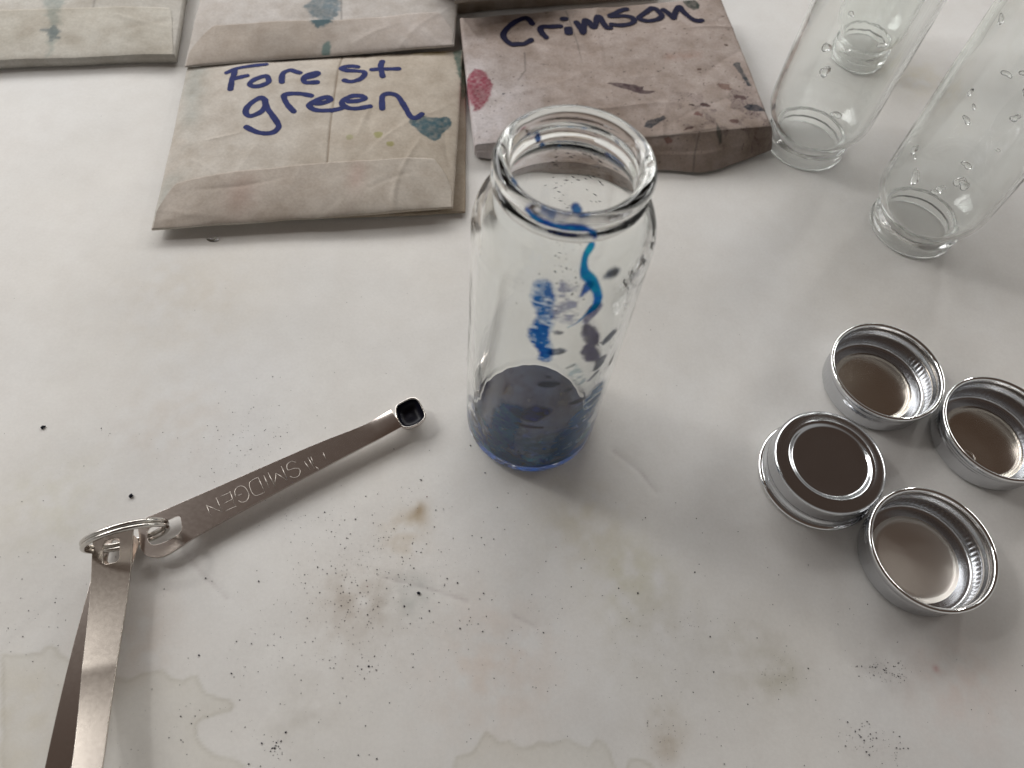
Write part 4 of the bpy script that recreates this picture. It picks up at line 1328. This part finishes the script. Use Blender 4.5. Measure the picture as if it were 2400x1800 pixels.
    V, Fc_ = ribbon([[(-20.3, 212.87), (-21.85, 215.48), (-23.82, 216.97), (-26.73, 214.91), (-29.98, 211.33), (-32.56, 206.69), (-33.49, 202.42), (-31.92, 198.7), (-28.84, 196.11), (-25.84, 196.51), (-22.86, 197.1), (-21.0, 198.86), (-19.62, 200.34)], [(-6.31, 212.78), (-11.13, 211.61), (-15.47, 210.94), (-15.76, 208.42), (-14.5, 205.81), (-12.49, 203.36)], [(-5.57, 218.56), (-4.16, 218.85)], [(-2.84, 211.41), (-2.33, 207.83)], [(-1.69, 211.64), (-1.31, 208.03)], [(1.46, 216.84), (3.54, 212.69), (5.33, 208.94), (5.28, 213.87), (5.47, 219.33), (7.35, 218.45), (8.83, 215.41), (10.46, 214.08), (11.08, 217.11), (11.55, 223.09), (13.13, 222.98), (14.65, 218.66), (15.22, 217.73), (16.5, 215.29), (18.45, 215.27)], [(25.9, 232.62), (23.47, 231.23), (20.3, 227.91), (17.68, 225.16), (20.94, 225.6), (25.01, 226.43), (28.31, 225.99), (30.01, 223.7), (29.0, 220.88), (25.81, 218.94), (22.59, 218.08), (18.8, 218.18)], [(38.55, 235.21), (35.86, 231.52), (33.19, 227.87), (32.55, 225.97), (34.36, 224.36), (37.63, 224.37), (41.43, 226.01), (43.86, 229.14), (42.46, 232.41), (40.77, 234.76), (38.55, 235.21)], [(44.64, 234.65), (46.87, 232.42), (48.8, 229.7), (49.9, 228.16), (50.45, 232.26), (51.84, 237.47), (53.23, 238.21), (54.32, 235.28), (56.79, 231.76), (59.51, 228.78), (62.24, 228.01), (63.9, 228.78)]], 3.0, zf, 0.3)
    tag(mesh_obj('marker_lettering', V, Fc_, M_marker_dark, root), 'handwritten word Crimson')


build_crimson()

# --- stacked envelope at the back whose lower edge overhangs the crimson packet
be = Sheet([(-58.08, 207.67), (-8.97, 225.4), (-9.03, 354.47), (-76.6, 324.03)], 19.0, 4.0, 2.4, 651, wr=0.8)
be.tint = paper_tint(be.x, be.y, (0.40, 0.37, 0.34), 652, 0.3)  # base tint darkened to carry the shadow this envelope lies in
bk = empty('dye_envelope', (*be.c[0], 0), 'raised pale envelope overhanging the top edge of the Crimson packet', 'envelope', 'paper dye envelopes')
be.finish('body', M_env, bk)
b2 = Sheet([(-70.55, 225.23), (45.2, 262.49), (54.83, 382.9), (-80.8, 335.51)], 0.2, 18.5, 17.6, 661, wr=0.4)
b2.tint = paper_tint(b2.x, b2.y, (0.40, 0.34, 0.29), 662, 0.3)
bk2 = empty('dye_envelope', (*b2.c[0], 0), 'thick brown packet behind the Crimson packet, under the raised envelope', 'envelope', 'paper dye envelopes')
b2.finish('body', M_packet, bk2)

# ------------------------------------------------------------------ spilled dye grains
def grain_shape(c, r, rs, V, F):
    x, y = c
    z = table_z1(x, y)
    k = 6
    c0 = len(V)
    rad = [r * rs.uniform(0.35, 1.4) for _ in range(k)]
    a0 = rs.uniform(0, 6.28)
    for zz, sc in ((0.0, 0.85), (r * 0.55, 1.0), (r * 1.05, 0.55)):
        for q in range(k):
            A = a0 + 2 * PI * q / k
            V.append((x + rad[q] * sc * math.cos(A), y + rad[q] * sc * math.sin(A), z + zz))
    V.append((x, y, z + r * 1.2))
    for lv in range(2):
        for q in range(k):
            q2 = (q + 1) % k
            F.append((c0 + lv * k + q, c0 + lv * k + q2, c0 + (lv + 1) * k + q2, c0 + (lv + 1) * k + q))
    for q in range(k):
        F.append((c0 + 2 * k + q, c0 + 2 * k + (q + 1) % k, c0 + 3 * k))


gr = np.random.default_rng(2024)
for lab, p, r in (('round dark blue dye grain on bare paper, away from the spoons', [(-168.46, -27.46)][0], 0.80),
                  ('dark blue dye grain lying just beyond the split ring', [(-129.97, -48.46)][0], 0.95),
                  ('largest elongated black dye grain in the speckled patch', [(-29.25, -68.08)][0], 0.62)):
    V, F = [], []
    grain_shape(p, r, gr, V, F)
    tag(mesh_obj('dye_grain', V, F, M_grain, None, loc=(p[0], p[1], table_z1(*p))), lab, 'dye grain')

V, F = [], []
BIG = [(-46.72, -18.9), (-34.18, -17.77), (-35.26, -29.33), (-13.43, -23.91), (-4.54, -30.28), (-7.65, -35.93), (-25.86, -38.8), (-28.4, -39.47), (-21.07, -48.59), (-11.68, -47.21), (-30.95, -54.76), (-36.81, -57.24), (-25.08, -73.3), (-8.64, -65.68), (-9.55, -67.63), (-12.46, -76.19), (-14.53, -77.55), (11.83, -75.71), (43.58, -33.09), (61.46, -30.91), (54.2, -26.06), (35.26, -58.61), (41.7, -59.48), (60.61, -50.04), (10.68, -52.57), (-19.89, -14.15), (-21.07, -62.29), (-17.37, -63.35), (-11.21, -58.79), (65.2, -70.51), (-33.21, -72.94)]
for p in BIG:
    grain_shape(p, gr.uniform(0.17, 0.32), gr, V, F)
for p in [(61.47, -30.87), (43.65, -33.16), (85.46, -45.36), (89.14, -47.32), (60.61, -50.06), (86.36, -57.64), (107.5, -61.33), (112.13, -55.86), (65.54, -65.53), (65.2, -70.44), (80.5, -69.02), (89.88, -70.48), (66.09, -81.24), (59.55, -87.94), (45.5, -98.31), (66.66, -99.83), (67.9, -102.11), (68.63, -106.98), (76.47, -89.47), (96.28, -76.51), (147.67, -82.64), (163.23, -75.2)]:
    grain_shape(p, gr.uniform(0.14, 0.26), gr, V, F)
for p in [(-80.62, -70.8), (-109.1, -77.0), (-140.64, -85.08), (-145.93, -96.12), (-97.42, -71.97), (-77.66, -89.95), (-82.27, -89.78), (-92.28, -95.15), (-81.29, -99.06), (-77.42, -99.15), (-40.84, -92.19), (-38.29, -92.9), (-93.91, -118.25), (-63.68, -117.56), (-69.37, -122.4), (-76.74, -106.02), (-33.33, -116.99), (-61.07, -113.02), (-59.02, -63.06), (-44.11, -62.31), (-55.28, -51.49)]:
    grain_shape(p, gr.uniform(0.15, 0.30), gr, V, F)
# loose dust: (centre, spread x, spread y mm, count, size range)
DUST = [
    ([(-94.69, -17.42)][0], 9, 9, 110, (0.05, 0.17)), ([(-98.3, -31.24)][0], 12, 7, 60, (0.05, 0.15)), ([(-76.76, -45.65)][0], 9, 6, 60, (0.05, 0.15)),
    ([(-49.31, -52.55)][0], 12, 10, 110, (0.06, 0.22)), ([(-44.0, -71.71)][0], 14, 10, 230, (0.05, 0.20)), ([(-54.82, -78.43)][0], 14, 12, 170, (0.05, 0.18)),
    ([(-24.36, -82.57)][0], 30, 18, 170, (0.05, 0.18)), ([(15.49, -77.74)][0], 40, 22, 150, (0.05, 0.18)), ([(46.58, -72.64)][0], 13, 8, 80, (0.05, 0.13)),
    ([(83.75, -69.46)][0], 40, 25, 130, (0.05, 0.17)), ([(122.35, -74.26)][0], 4.5, 1.8, 70, (0.08, 0.22)), ([(112.24, -94.76)][0], 3.0, 2.6, 45, (0.08, 0.24)), ([(120.41, -97.83)][0], 2.2, 3, 30, (0.07, 0.2)),
    ([(50.88, -103.74)][0], 3.5, 6, 70, (0.05, 0.14)), ([(-149.45, -84.86)][0], 20, 16, 110, (0.05, 0.17)), ([(-71.27, -106.69)][0], 25, 15, 110, (0.05, 0.18)), ([(-63.29, -117.5)][0], 3.0, 1.6, 30, (0.08, 0.3)),
    ([(-146.89, -30.59)][0], 7, 10, 16, (0.06, 0.16)), ([(17.83, 69.89)][0], 160, 60, 70, (0.05, 0.13)), ([(-68.14, 31.0)][0], 14, 16, 45, (0.04, 0.10)), ([(-21.3, -7.1)][0], 100, 60, 120, (0.05, 0.15)),
    ([(87.73, -79.4)][0], 4, 4, 45, (0.05, 0.12)), ([(-32.9, -39.83)][0], 8, 9, 60, (0.05, 0.13)), ([(-98.0, -121.22)][0], 20, 10, 50, (0.05, 0.15)),
]
for c, sx_, sy_, n_, (a, b) in DUST:
    for _ in range(n_):
        p = (gr.normal(c[0], sx_), gr.normal(c[1], sy_))
        grain_shape(p, 1.12 * (a + (b - a) * gr.random() ** 2.4), gr, V, F)
dust = mesh_obj('dye_dust', V, F, M_grain)
tag(dust, 'fine black dye dust scattered over the white paper', 'dye dust', None, 'stuff')
V, F = [], []
for p in [(13.62, -47.35), (-32.23, -35.07), (-46.11, -68.13)]:
    grain_shape(p, 0.2, gr, V, F)
tag(mesh_obj('red_dye_dust', V, F, M_redgrain), 'tiny red dye specks on the white paper', 'dye dust', None, 'stuff')

# a bead of clear water by the forest green envelope
p = [(-137.06, 63.96)][0]
V, F = lathe([(0, 0.02), (1.6, 0.02), (1.75, 0.2), (1.6, 0.55), (1.1, 0.95), (0.5, 1.15), (0, 1.2)], 24, (p[0], p[1], table_z1(*p)))
V[:, 0] = p[0] + (V[:, 0] - p[0]) * 1.5
tag(mesh_obj('water_bead', V, F, M_water, None, loc=(p[0], p[1], table_z1(*p))), 'clear water bead in front of the Forest green envelope edge', 'water drop')
